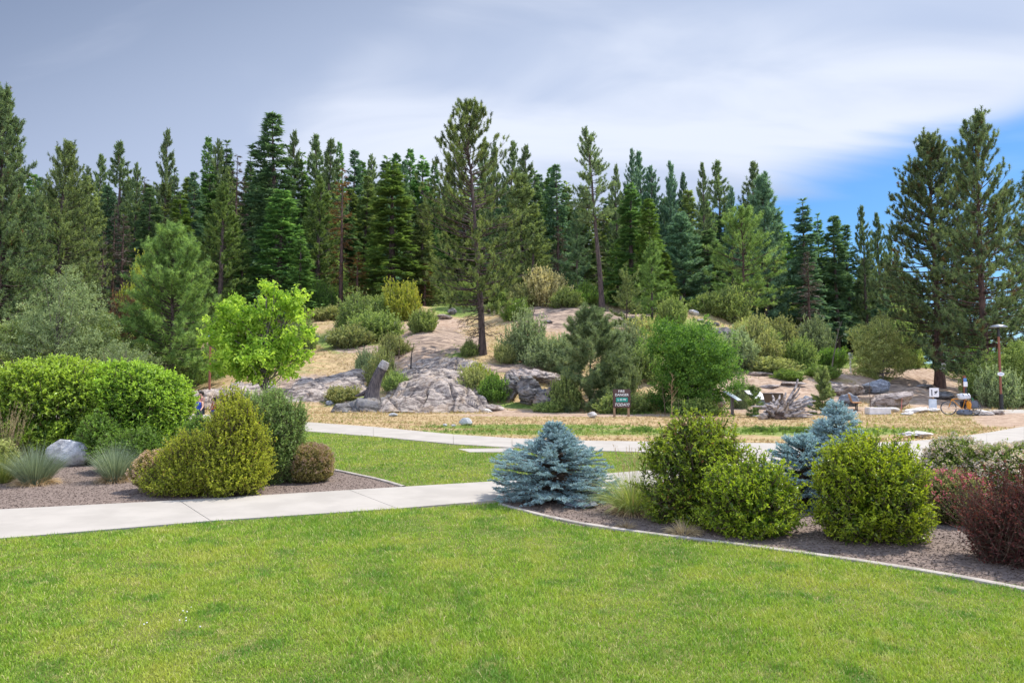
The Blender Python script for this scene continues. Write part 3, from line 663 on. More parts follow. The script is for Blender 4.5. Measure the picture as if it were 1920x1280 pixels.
def shrub(seed, rx, ry, h, shoots=900, per=14, leafL=.035, leafW=.012, sl=.22, rough=.16, up=.5, inner=.35, zc=.42, openb=.0, accent=None, jut=.12, fr=2.3, cone=0.0, stemr=.006, nst=40, flat=1.0, perk=.8):
    """leafy bush: upright shoots break through a lumpy outline; returns stems, foliage, accent geo"""
    rng = rng_(seed); wood, fol, acc = Geo(), Geo(), Geo()
    def surf(d):
        rr = 1 + rough * fbm(d * fr + seed, 3, seed % 50)
        zf = np.sign(d[:, 2]) * np.abs(d[:, 2]) ** flat
        hz = np.where(d[:, 2] > 0, h * (1 - zc), h * zc * .98)
        p = np.stack([d[:, 0] * rx, d[:, 1] * ry, zf * hz], -1) * rr[:, None]
        p[:, 2] += h * zc; p[:, 2] = np.maximum(p[:, 2], .02)
        if cone: p[:, :2] *= (1 - cone * np.clip(p[:, 2] / h, 0, 1.1))[:, None]
        return p
    d = rdir(rng, shoots * 2); d = d[(d[:, 2] > -.85) & ((d[:, 2] > -.25) | (rng.random(len(d)) < 1 - openb))][:shoots]; m = len(d)
    tip = surf(d) ; c0 = np.array([0, 0, h * zc])
    outw = norm(tip - c0); dirs = norm(outw * (1 - up) + np.array([0, 0, up]) + rng.normal(size=(m, 3)) * .22)
    ln = sl * rng.uniform(.6, 1.4, m); jj = (rng.random(m) ** 3) * jut
    tip = tip + dirs * jj[:, None]; base = tip - dirs * ln[:, None]
    wood.tubes(np.stack([base - outw * ln[:, None] * .5, base, tip], 1), np.tile([stemr * .6, stemr * .5, stemr * .25], (m, 1)), 3)
    sv = rng.random(m) * .75
    t = rng.random((m, per)); A = (base[:, None] + (tip - base)[:, None] * t[..., None]).reshape(-1, 3); k = m * per
    DD = np.repeat(dirs, per, 0); dd = norm(DD * perk + rdir(rng, k))
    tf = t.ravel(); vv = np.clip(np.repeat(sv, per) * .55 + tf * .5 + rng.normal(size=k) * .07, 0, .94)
    vv = np.where(rng.random(k) < .012, .99, vv)
    fol.leaves(A, dd, rdir(rng, k) * .7 + [0, 0, .8], leafL * rng.uniform(.6, 1.2, k) * (1 - .25 * tf), leafW * rng.uniform(.7, 1.25, k), vv)
    # inner leaves
    ni = int(m * per * inner); di = rdir(rng, ni); di = di[di[:, 2] > -.8]; ni = len(di)
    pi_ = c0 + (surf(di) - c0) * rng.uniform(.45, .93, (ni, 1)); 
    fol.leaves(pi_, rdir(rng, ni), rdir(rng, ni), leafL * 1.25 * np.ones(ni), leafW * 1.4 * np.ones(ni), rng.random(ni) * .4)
    # stems from the ground
    ds = rdir(rng, nst * 3); ds = ds[ds[:, 2] > -.1][:nst]; te = c0 + (surf(ds) - c0) * .92; b0 = np.stack([rng.normal(size=len(ds)) * rx * .12, rng.normal(size=len(ds)) * ry * .12, 0 * ds[:, 0]], -1)
    v = te - b0; L = np.linalg.norm(v, axis=1)
    limbs(wood, b0, norm(v * [1, 1, .8]), L, np.full(len(ds), stemr * 1.8) * np.clip(h, .5, 2), rng, up=.15, n=6, wig=.05)
    if accent:
        na, size, zlow = accent; da = rdir(rng, na * 3); da = da[da[:, 2] > zlow][:na]; pa = surf(da) * 1.01 + norm(surf(da) - c0) * .01; na = len(pa)
        kk = 9; A = np.repeat(pa, kk, 0) + rng.normal(size=(na * kk, 3)) * size * .45; nd = norm(norm(A - c0) + rdir(rng, na * kk) * .7)
        acc.leaves(A, nd, rdir(rng, na * kk), size * .8 * rng.uniform(.6, 1.2, na * kk), size * .65 * np.ones(na * kk), rng.random(na * kk) * .94)
    return wood, fol, acc
def tuft(seed, n, h, spread, wd, arch=.5, base=.08, hvar=.3):
    """clump of arching grass blades"""
    rng = rng_(seed); g = Geo(); a = rng.uniform(0, 6.28, n); o_ = np.sqrt(rng.random(n))
    tilt = o_ * spread + rng.normal(size=n) * .06; L = h * rng.uniform(1 - hvar, 1 + hvar * .5, n) * (1 + .25 * (1 - o_))
    B = np.stack([np.cos(a) * base * o_, np.sin(a) * base * o_, 0 * a], -1); hd = np.stack([np.cos(a), np.sin(a), 0 * a], -1); sd = np.stack([-np.sin(a), np.cos(a), 0 * a], -1)
    sd = norm(sd + rng.normal(size=(n, 3)) * .5)
    pts = []; ang = tilt.copy(); p = B
    for k in range(5):
        pts.append(p); st = L / 4; p = p + (hd * np.sin(ang)[:, None] + np.array([0, 0, 1.]) * np.cos(ang)[:, None]) * st[:, None]; ang = ang + arch * (.3 + o_) * .45
    W = np.array([1, .95, .75, .45, .06]) * wd / 2
    V = np.stack([np.stack([q - sd * w_, q + sd * w_], 1) for q, w_ in zip(pts, W)], 1)   # n,5,2,3
    idx = np.arange(n)[:, None, None] * 10 + np.arange(4)[None, :, None] * 2
    Fq = (idx + np.array([0, 1, 3, 2])[None, None]).reshape(-1, 4); g.add(V.reshape(-1, 3), Fq, np.repeat(rng.random(n) * .95, 10)); return g
# ================================================================== PLANTING
def plant(name, label, cat, geos, mats, loc, rz=0, group=None, parts=('trunk', 'crown', 'blossom')):
    o = thing(name, label, cat, tuple(loc), rz, group)
    for g, m, p in zip(geos, mats, parts):
        if g is not None and g.n: g.build(p, m, o, smooth=(p in ('trunk', 'stem')))
    return o
def top_h(px, py, loc): return at(px, py, loc[1])[2] - loc[2]
SH = ('stem', 'foliage', 'blossom')

# ---- hero trees -------------------------------------------------------
def hero_pine(label, px, base, top, wpx, leaf, seed, bark='bark', Z=None, name='pine_tree', **kw):
    p = hit(px, base) if Z is None else np.array([(px - 960) / F * Z, Z, 0.])
    if Z is not None: p[2] = height(p[0], p[1])
    tpx = kw.pop('topx', px); H = at(tpx, top, p[1])[2] - p[2]; lean = ((tpx - px) / F * p[1] / H, 0)
    Rr = wpx / 2 / F * p[1]
    return plant(name, label, 'tree', pine(name, seed, H, Rr, lean=lean, **kw), (M[bark], M[leaf]), p - np.array([0, 0, .15]))
full = lambda u: (1 - u) ** .7 * (.55 + .45 * sstep(u, -.02, .3))
mid_wide = lambda u: np.clip(1.0 - np.abs(u - .34) / .75, .12, 1) ** .8 * (.35 + .65 * (1 - u) ** .45)
def alone_pine():
    p = hit(905, 664); H = at(866, 196, p[1])[2] - p[2]
    pf = lambda u: np.interp(u, [0, .12, .45, .62, .8, .93, 1], [.72, .95, 1.0, .78, .52, .26, .05])
    g = pine('p', 11, H, 3.9, cb=.19, lean=(-39 / F * p[1] / H, 0), whorl=.40, per=6, tufts=8, nl=.32, nn=24, nw=.032, prof=pf, tk=.72, brush=.42, r0=.27, low_dead=34, sparse=.08)
    plant('pine_tree', 'tall leaning pine with dark bare lower trunk standing alone behind the grey rock outcrop', 'tree', g, (M['bark'], M['pine_t']), p - [0, 0, .2])
alone_pine()
hero_pine('big dark pine with white notice on its reddish trunk beside the dirt trail', 1762, 724, 252, 225, 'pine_d', 21, bark='bark_red', cb=.17, whorl=.36, per=7, tufts=10, nl=.32, nn=20, nw=.036, prof=lambda u: (1 - u) ** .68 * (.82 + .18 * sstep(u, 0, .35)) * 1.04, tk=1.0, brush=.42, r0=.36, rusty=.03, droop=.1, low_dead=12)
hero_pine('tallest open pine at the edge of view beyond the street lamp', 1850, 722, 218, 215, 'pine_d', 22, bark='bark_red', Z=50, cb=.10, whorl=.38, per=7, tufts=9, nl=.32, nn=18, nw=.036, sparse=.1, tk=.85, brush=.42, prof=lambda u: (1 - u) ** .6 * (.85 + .15 * sstep(u, 0, .3)), r0=.3, rusty=.02, low_dead=10)
hero_pine('dark full pine cut by the edge of view beyond the shadowy brush', 1945, 724, 330, 210, 'pine_d', 23, bark='bark_red', Z=58, cb=.08, whorl=.5, per=6, tufts=9, nl=.3, nn=15, nw=.034, rusty=.02)
hero_pine('huge dense dark conifer cut by the left edge of view above the sage bush', -12, 640, 172, 205, 'pine_d', 24, cb=.05, whorl=.42, per=9, tufts=11, nl=.38, nn=11, nw=.045, brush=.5, prof=lambda u: (1 - u) ** .8 + .02, Z=62, rusty=.012)
hero_pine('broad pointed pine just right of the huge dark edge conifer', 104, 600, 268, 190, 'pine', 25, cb=.06, whorl=.46, per=8, tufts=10, nl=.38, nn=10, nw=.045, brush=.5, prof=lambda u: (1 - u) ** .8 + .03, Z=74)
hero_pine('bushy rounded young pine in front of the forest beside the bright maple', 322, 700, 432, 195, 'pine_l', 26, cb=.08, whorl=.36, per=9, tufts=10, nl=.26, nn=18, nw=.026, prof=lambda u: np.where(u < .3, .8 + .2 * u / .3, ((1 - u) / .7) ** .75), Z=50)
hero_pine('bushy grey-green pine standing behind the fire danger sign', 1106, 768, 588, 150, 'pine_g', 27, cb=.03, whorl=.25, per=7, tufts=12, nl=.22, nn=20, nw=.02, Z=39.5, prof=lambda u: np.where(u < .35, .85, ((1 - u) / .65) ** .8) + .05)
hero_pine('small dense upright pine beside the driftwood root', 1540, 776, 700, 42, 'pine', 28, cb=.05, whorl=.13, per=6, tufts=8, nl=.11, nn=14, nw=.013, Z=35.5, prof=lambda u: .45 + .55 * np.abs(np.sin(u * 8 + 1)) * (1 - u))
hero_pine('pale young pine sapling between the tilted information boards', 1412, 782, 724, 36, 'pine_l', 29, cb=.15, whorl=.2, per=4, tufts=6, nl=.14, nn=12, nw=.012, Z=33)
hero_pine('thin scraggly pine on the ridge right of the bare rock slope', 1176, 622, 520, 66, 'pine', 30, cb=.15, whorl=.4, per=5, tufts=8, nl=.2, nn=12, nw=.022, prof=lambda u: .5 + .4 * np.sin(u * 9) ** 2, Z=61)
hero_pine('light green young pine group leader above the dark bank', 1224, 610, 455, 84, 'pine_l', 31, cb=.05, whorl=.5, per=6, tufts=8, nl=.24, nn=12, nw=.028, Z=66)
hero_pine('rounded light green pine in front of the dark firs with reddish bare trunk foot', 1397, 590, 402, 128, 'pine_l', 32, bark='bark_red', cb=.16, whorl=.6, per=6, tufts=10, nl=.3, nn=14, nw=.034, Z=78, prof=lambda u: np.where(u < .5, 1., ((1 - u) / .5) ** .6))
hero_pine('tall straight pine with long bare trunk rooted on the bare rock slope', 1130, 572, 248, 92, 'pine_d', 33, topx=1100, cb=.50, whorl=.5, per=6, tufts=9, nl=.36, nn=10, nw=.04, brush=.45, tk=.8, Z=74, r0=.33, low_dead=16, prof=lambda u: (1 - u) ** .55 * (.75 + .25 * sstep(u, 0, .2)))
hero_pine('young dark pine at the foot of the tall straight pine trunk', 1082, 566, 400, 90, 'fir_d', 34, cb=.1, whorl=.6, per=5, tufts=8, nl=.3, nn=12, nw=.034, Z=80)
def maple():
    p = hit(500, 742); p[1] = 27.5; p[0] = (500 - 960) / F * p[1]; p[2] = 0; s = p[1] / F
    H = top_h(500, 530, p); k = lambda x, y, rx, rz, ry=None: ((x - 500) * s, (((x * 7) % 11) - 5) * .1, H - (y - 530) * s, rx * s, (ry or rx) * s, rz * s)
    blobs = [k(505, 578, 42, 34), k(548, 568, 26, 30), k(450, 590, 42, 18), k(420, 640, 42, 20), k(485, 640, 58, 36), k(563, 628, 28, 30), k(450, 690, 50, 18), k(530, 690, 34, 18), k(402, 612, 24, 11), k(500, 546, 26, 13), k(432, 562, 24, 8), k(576, 655, 16, 14), k(478, 672, 60, 20), k(545, 655, 34, 26)]
    g = broadleaf(41, H * .97, blobs, th=.3, r0=.11, leafL=.17, leafW=.11, n=17000, clump=.26, hole_t=-.12)
    plant('maple_tree', 'bright yellow-green young maple in front of the tan hillside', 'tree', g, (M['bark_grey'], M['maple']), p)
maple()
def bushy_tree(label, px, base, top, wpx, leaf, seed, Z=None, n=9000, lL=.11, lW=.07, nb=8, name='broadleaf_tree', low=.12, clump=.3, cat='tree', th=.2, r0=.07):
    p = hit(px, base) if Z is None else np.array([(px - 960) / F * Z, Z, height((px - 960) / F * Z, Z)])
    H = at(px, top, p[1])[2] - p[2]; Rr = wpx / 2 / F * p[1]; rng = rng_(seed); bl = []
    for i in range(nb):
        f = (i + .5) / nb; z = H * (low + (1 - low) * f); rr = Rr * math.sin(math.pi * (.18 + .74 * f)) * .72
        a = rng.uniform(0, 6.28); q = Rr * .62 * math.sin(math.pi * (.2 + .7 * f))
        bl.append((math.cos(a) * q, math.sin(a) * q, min(z, H - rr * .5), rr, rr, rr * .8))
    bl.append((0, 0, H * .55, Rr * .6, Rr * .6, H * .38))
    g = broadleaf(seed, H * .95, bl, th=th, r0=r0, leafL=lL, leafW=lW, n=n, clump=clump)
    return plant(name, label, cat, g, (M['bark_grey'], M[leaf]), p - np.array([0, 0, .1]))
bushy_tree('full deep green leafy tree right of the fire danger sign', 1290, 776, 600, 190, 'deep_leaf', 51, Z=36.5, n=52000, lL=.12, lW=.075, nb=11, low=.06, clump=.3)
bushy_tree('pale sage-green leafy tree below the huge dark edge conifer', 105, 700, 502, 180, 'sage', 52, Z=44, n=30000, lL=.15, lW=.06, low=.0, nb=10)
bushy_tree('bright leafy bush between the sage tree and the bushy pine', 200, 690, 580, 95, 'brush', 53, Z=46, n=12000, low=.0, name='bush', cat='bush')
bushy_tree('light yellowish leafy bush beside the white marker post', 1655, 690, 590, 110, 'olive', 54, Z=56, n=20000, low=.0, lL=.14)
bushy_tree('shaded dark leafy bush beyond the street lamp pole', 1895, 755, 640, 130, 'brush', 55, Z=46, n=20000, low=.0, lL=.12, lW=.08, name='bush', cat='bush')
bushy_tree('sunlit green bush at the trail end under the dark pines', 1840, 712, 640, 130, 'deep_leaf', 58, Z=64, n=12000, low=.0, lL=.16, lW=.1, name='bush', cat='bush')
bushy_tree('small dark leafy shrub under the sage tree', 20, 720, 590, 110, 'brush', 56, Z=43, n=12000, low=.0, name='bush', cat='bush')
bushy_tree('small grey-green thicket behind the rounded hedge', 235, 730, 640, 130, 'sage', 57, Z=42, n=12000, low=.0, name='bush', cat='bush')

# ---- forest: prototypes shared by copies --------------------------------
def proto(name, geos, mats):
    o = plant(name, 'proto', 'tree', geos, mats, (0, 0, 0)); return o
PR = {
 'pa': proto('pine_tree', pine('a', 101, 20, 3.1, cb=.18, whorl=.58, per=6, tufts=9, nl=.40, nn=9, nw=.065, brush=.45, sparse=.1), (M['bark'], M['pine_d'])),
 'pb': proto('pine_tree', pine('b', 102, 20, 2.5, cb=.30, whorl=.62, per=6, tufts=7, nl=.42, nn=9, nw=.065, brush=.5, tk=.8, low_dead=14, prof=lambda u: (1 - u) ** .75 * (.5 + .5 * sstep(u, 0, .4))), (M['bark'], M['pine_d'])),
 'pc': proto('pine_tree', pine('c', 103, 20, 3.6, cb=.10, whorl=.6, per=6, tufts=10, nl=.36, nn=12, nw=.065, prof=full), (M['bark'], M['pine'])),
 'fa': proto('fir_tree', fir(104, 20, 3.4, cb=.06, nl=.42, nw=.13, whorl=.38, dens=13), (M['bark'], M['fir'])),
 'fb': proto('fir_tree', fir(105, 20, 2.6, cb=.18, nl=.40, nw=.12, whorl=.42, dens=13, droop=.35, sparse=.15), (M['bark'], M['fir_d'])),
 'fc': proto('fir_tree', fir(106, 20, 2.1, cb=.10, nl=.40, nw=.12, whorl=.45, per=6, dens=12, sparse=.1, bare_top=.06), (M['bark'], M['fir'])),
 'da': proto('dead_pine_tree', fir(107, 20, 2.4, cb=.25, nl=.4, nw=.10, whorl=.6, per=5, dens=6, sparse=.25, k2=3), (M['bark_red'], M['rust'])),
}
used = set()
def tree_at(k, px, top, Z, wpx, leaf, label, group='conifers of the hillside forest', seed=0):
    rng = random.Random(seed * 7 + px); x = (px - 960) / F * Z; z = float(height(x, Z)); H = at(px, top, Z)[2] - z
    H = max(H, 2.0); src = PR[k]; base_r = {'pa': 3.1, 'pb': 2.5, 'pc': 3.6, 'fa': 3.4, 'fb': 2.6, 'fc': 2.1, 'da': 2.4}[k]
    sw = (wpx / 2 / F * Z) / (base_r * .92); sz = H / 20
    loc, rz, sc = (x, Z, z - .3), rng.uniform(0, 6.28), (sw, sw, sz * 1.01)
    mm = {'crown': M[leaf]}
    if k not in used:
        used.add(k); src.location = loc; src.rotation_euler = (0, 0, rz); src.scale = sc; src['label'] = label; src['group'] = group
        for ch in src.children:
            if ch.name.startswith('crown'): ch.material_slots[0].link = 'OBJECT'; ch.material_slots[0].material = M[leaf]
        return src
    return copy_tree(src, loc, rz, sc, label, group, mm)
# front of the forest, each seen on its own: kind, x, top, distance, width, colour, label
FR = [
 ('fa', 520, 352, 84, 165, 'fir', 'broad deep green fir rising directly behind the bright maple'),
 ('fb', 512, 213, 100, 150, 'fir_d', 'tallest ragged-topped fir in the middle of the left forest'),
 ('pa', 408, 340, 80, 110, 'pine_l', 'yellowish green pine left of the broad deep green fir'),
 ('fc', 732, 308, 84, 132, 'pine_l', 'light green pointed conifer right of the rusty dying pine'),
 ('da', 637, 312, 82, 75, 'rust', 'rusty brown dying pine with dark bare trunk'),
 ('da', 668, 470, 80, 60, 'rust', 'low rust-coloured dying sapling beside the rusty pine'),
 ('pa', 592, 330, 88, 100, 'pine_l', 'light olive pine between the broad fir and the rusty pine'),
 ('da', 222, 400, 86, 70, 'greydead', 'grey bare dying conifer deep in the gap left of the bushy pine'),
 ('da', 205, 380, 88, 50, 'greydead', 'thin grey dead conifer in the forest gap'),
 ('fc', 1186, 345, 80, 90, 'fir', 'green fir just right of the tall straight pine'),
 ('fa', 1222, 370, 76, 100, 'fir_l', 'light green fir in front of the forest above the dark bank'),
 ('pc', 1283, 400, 86, 110, 'pine_b', 'blue-green shaggy pine right of the light green fir'),
 ('fb', 1330, 430, 88, 100, 'fir_d', 'dark fir filling the gap left of the rounded light pine'),
 ('fa', 1250, 470, 78, 70, 'fir_l', 'small light green fir above the leafy tree'),
 ('pc', 980, 330, 84, 120, 'pine', 'dense olive pine directly behind the lone leaning pine'),
 ('fa', 790, 380, 86, 90, 'pine', 'olive fir half hidden behind the left limbs of the lone pine'),
 ('da', 768, 410, 88, 60, 'greydead', 'thin brownish dying conifer left of the lone pine'),
 ('pc', 1440, 330, 92, 110, 'pine_b', 'wide blue-green pine behind the rounded light pine'),
 ('fc', 1512, 372, 90, 85, 'pine_b', 'blue-green conifer with grey dead lower limbs above the terrace'),
 ('da', 1520, 470, 84, 70, 'greydead', 'grey dead conifer above the brushy terrace'),
 ('fb', 1572, 404, 96, 92, 'fir_d', 'dark blue-green fir left of the two slim pines'),
 ('fb', 1596, 420, 100, 80, 'fir_d', 'dark fir tucked behind the blue-green fir'),
 ('pb', 1628, 390, 98, 56, 'pine_d', 'slim dark pine with thin crown left of the big trail pine'),
 ('pb', 1655, 402, 102, 50, 'pine_d', 'slimmer dark pine beside the first slim pine'),
 ('pa', 1690, 470, 90, 70, 'pine_d', 'low dark pine just left of the big trail pine'),
 ('fc', 1052, 500, 96, 60, 'fir_l', 'small pale fir behind the cream flowering bush'),
 ('pa', 905, 262, 110, 80, 'pine_d', 'dark pine peeking over the right shoulder of the lone pine'),
 ('fa', 450, 440, 82, 80, 'fir', 'lower green fir tucked between olive pine and broad fir'),
 ('fc', 330, 360, 86, 80, 'fir_l', 'slim light fir above the bushy rounded young pine'),
 ('pa', 150, 330, 84, 110, 'pine', 'green pine right of the broad pointed pine'),
 ('fb', 270, 350, 92, 90, 'fir_d', 'dark fir behind the grey dead conifer'),
 ('fc', 560, 440, 78, 70, 'fir', 'small green fir at the right foot of the broad fir'),
 ('fc', 700, 430, 92, 60, 'fir', 'slim green fir between rusty pine and light pointed conifer'),
 ('da', 1046, 420, 88, 55, 'greydead', 'grey-brown dying conifer behind the small pale fir'),
 ('da', 186, 430, 82, 40, 'greydead', 'thinnest grey dead trunk left of the grey dying conifer'),
 ('da', 795, 490, 84, 46, 'rust', 'low rusty conifer left of the lone pine trunk'),
 ('fc', 430, 400, 90, 60, 'fir_l', 'slim light fir behind the maple top'),
 ('pa', 1160, 450, 84, 70, 'fir_l', 'lower light green pine right of the tall straight pine trunk'),
 ('pa', 1000, 420, 80, 80, 'pine', 'lower olive pine behind the right limbs of the lone pine'),
]
for i, (k, px, tp, Zd, wd, lf, lb) in enumerate(FR): tree_at(k, px, tp, Zd, wd, lf, lb, seed=i)
# the skyline, left to right
SKY = [(62, 330, 'fa'), (150, 312, 'pa'), (175, 292, 'pb'), (215, 272, 'pb'), (245, 306, 'pa'), (262, 332, 'da'), (300, 249, 'pb'), (318, 318, 'fc'), (352, 320, 'fb'), (382, 256, 'fa'), (398, 262, 'pa'), (415, 264, 'fc'), (435, 288, 'da'), (462, 290, 'fc'), (488, 300, 'pa'), (545, 252, 'pb'), (560, 285, 'fc'), (592, 258, 'pb'), (610, 266, 'pb'), (630, 264, 'fa'), (655, 280, 'fb'), (673, 300, 'fa'), (693, 290, 'pa'), (722, 294, 'fc'), (740, 286, 'fa'), (752, 300, 'fb'), (768, 278, 'fa'), (790, 294, 'fc'), (812, 300, 'fa'), (840, 300, 'pa'), (925, 264, 'pa'), (957, 268, 'pb'), (985, 278, 'pb'), (1003, 320, 'fc'), (1015, 325, 'fb'), (1034, 312, 'fa'), (1048, 306, 'fb'), (1064, 340, 'fc'), (1160, 308, 'pa'), (1185, 283, 'pb'), (1207, 289, 'pb'), (1225, 312, 'pa'), (1262, 310, 'pc'), (1284, 324, 'pa'), (1326, 308, 'pb'), (1357, 307, 'pb'), (1376, 350, 'pa'), (1415, 307, 'pb'), (1440, 346, 'pa'), (1462, 390, 'fc'), (1540, 400, 'fc'), (1580, 410, 'fb'), (1676, 440, 'pa')]
kindw = {'pa': 'shaggy pine', 'pb': 'thin-crowned pine', 'pc': 'full pine', 'fa': 'pointed fir', 'fb': 'dark fir', 'fc': 'narrow fir', 'da': 'brownish dying conifer'}
marks = [(60, 'the huge dark edge conifer'), (104, 'the broad pointed pine'), (222, 'the grey dying conifer'), (322, 'the bushy young pine'), (408, 'the yellowish pine'), (512, 'the tallest ragged fir'), (592, 'the light olive pine'), (637, 'the rusty dying pine'), (732, 'the light pointed conifer'), (866, 'the lone leaning pine'), (1100, 'the tall straight ridge pine'), (1222, 'the light green fir'), (1397, 'the rounded light pine'), (1512, 'the terrace conifer'), (1628, 'the two slim pines')]
ordw = ['first', 'second', 'third', 'fourth', 'fifth', 'sixth', 'seventh', 'eighth']
cnt = {}
rs = random.Random(3)
for i, (px, tp, k) in enumerate(SKY):
    m = max([q for q in marks if q[0] <= px] or [marks[0]], key=lambda q: q[0]); c = cnt.get(m[1], 0); cnt[m[1]] = c + 1
    Zd = 96 + rs.random() * 22 if px < 1450 else 100 + rs.random() * 10
    if 640 < px < 840: Zd += 25
    lf = {'pa': 'pine_d', 'pb': 'pine_d', 'pc': 'pine_b', 'fa': rs.choice(['fir_d', 'fir']), 'fb': 'pine_b', 'fc': rs.choice(['fir', 'fir_d', 'pine']), 'da': rs.choice(['greydead', 'rust'])}[k]
    if px > 1150 and lf == 'pine_d': lf = rs.choice(['pine_b', 'pine_d'])
    tree_at(k, px, tp, Zd, rs.uniform(48, 82), lf, f'{kindw[k]} on the forest skyline, {ordw[c]} to the right of {m[1]}', seed=i + 50)
for i in range(16):
    px = 1440 + i * 26; tree_at(rs.choice(['fa', 'pa', 'fb']), px, rs.uniform(490, 570) + max(0, px - 1650) * .3, 112 + (i % 3) * 12, rs.uniform(60, 90), rs.choice(['fir_d', 'pine_b']), 'low bluish conifer in the distant wood beyond the terrace and the trail', group='distant conifers beyond the trail', seed=i + 400)
# the deeper wood: nothing tells these apart
DEEP = 0
for i in range(124):
    px = -520 + (i * 37.7) % 2230; row = i % 3; Zd = [104, 122, 140][row] + rs.uniform(-8, 8)
    tp = np.interp(px, [-150, 250, 500, 700, 1000, 1300, 1450, 1700], [330, 335, 320, 325, 345, 370, 420, 520]) + rs.uniform(-14, 46)
    tree_at(rs.choice(['fa', 'fb', 'fc', 'pa', 'fa']), px, tp, Zd, rs.uniform(70, 105), rs.choice(['fir_d', 'pine_d', 'pine_b', 'fir', 'pine', 'pine']), 'dark conifer standing deep in the hillside forest behind the front trees', group='deep forest conifers', seed=i + 200)
# ---- brush on the slope: five shared bush shapes, copied
BP = {}
for i, (sd, kw) in enumerate([(301, dict(rough=.42, fr=1.9, jut=.35)), (302, dict(rough=.5, fr=1.7, up=.75, jut=.55)), (303, dict(rough=.38, fr=2.6, flat=1.2, jut=.3)), (304, dict(rough=.55, fr=1.5, up=.6, jut=.5, openb=.3))]):
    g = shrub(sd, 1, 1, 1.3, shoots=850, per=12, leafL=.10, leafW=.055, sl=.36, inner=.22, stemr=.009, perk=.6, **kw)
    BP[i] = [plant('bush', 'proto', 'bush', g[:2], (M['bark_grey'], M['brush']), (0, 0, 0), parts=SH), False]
def bush_at(k, px, base, top, wpx, leaf, label, group='wild bushes on the slope', dz=.15):
    p = hit(px, base); H = max(.25, at(px, top, p[1])[2] - p[2]); w_ = wpx / 2 / F * p[1]; src, u = BP[k]; rng = random.Random(px * 31 + base)
    loc, rz, sc = (p[0], p[1] + w_ * .3, p[2] - dz), rng.uniform(0, 6.28), (w_ * .86, w_ * .86, H / 1.28)
    if not u:
        BP[k][1] = True; src.location, src.scale = loc, sc; src.rotation_euler = (0, 0, rz); src['label'] = label; src['group'] = group
        for ch in src.children:
            if ch.name.startswith('foliage'): ch.material_slots[0].link = 'OBJECT'; ch.material_slots[0].material = M[leaf]
    else: copy_tree(src, loc, rz, sc, label, group, {'foliage': M[leaf]})
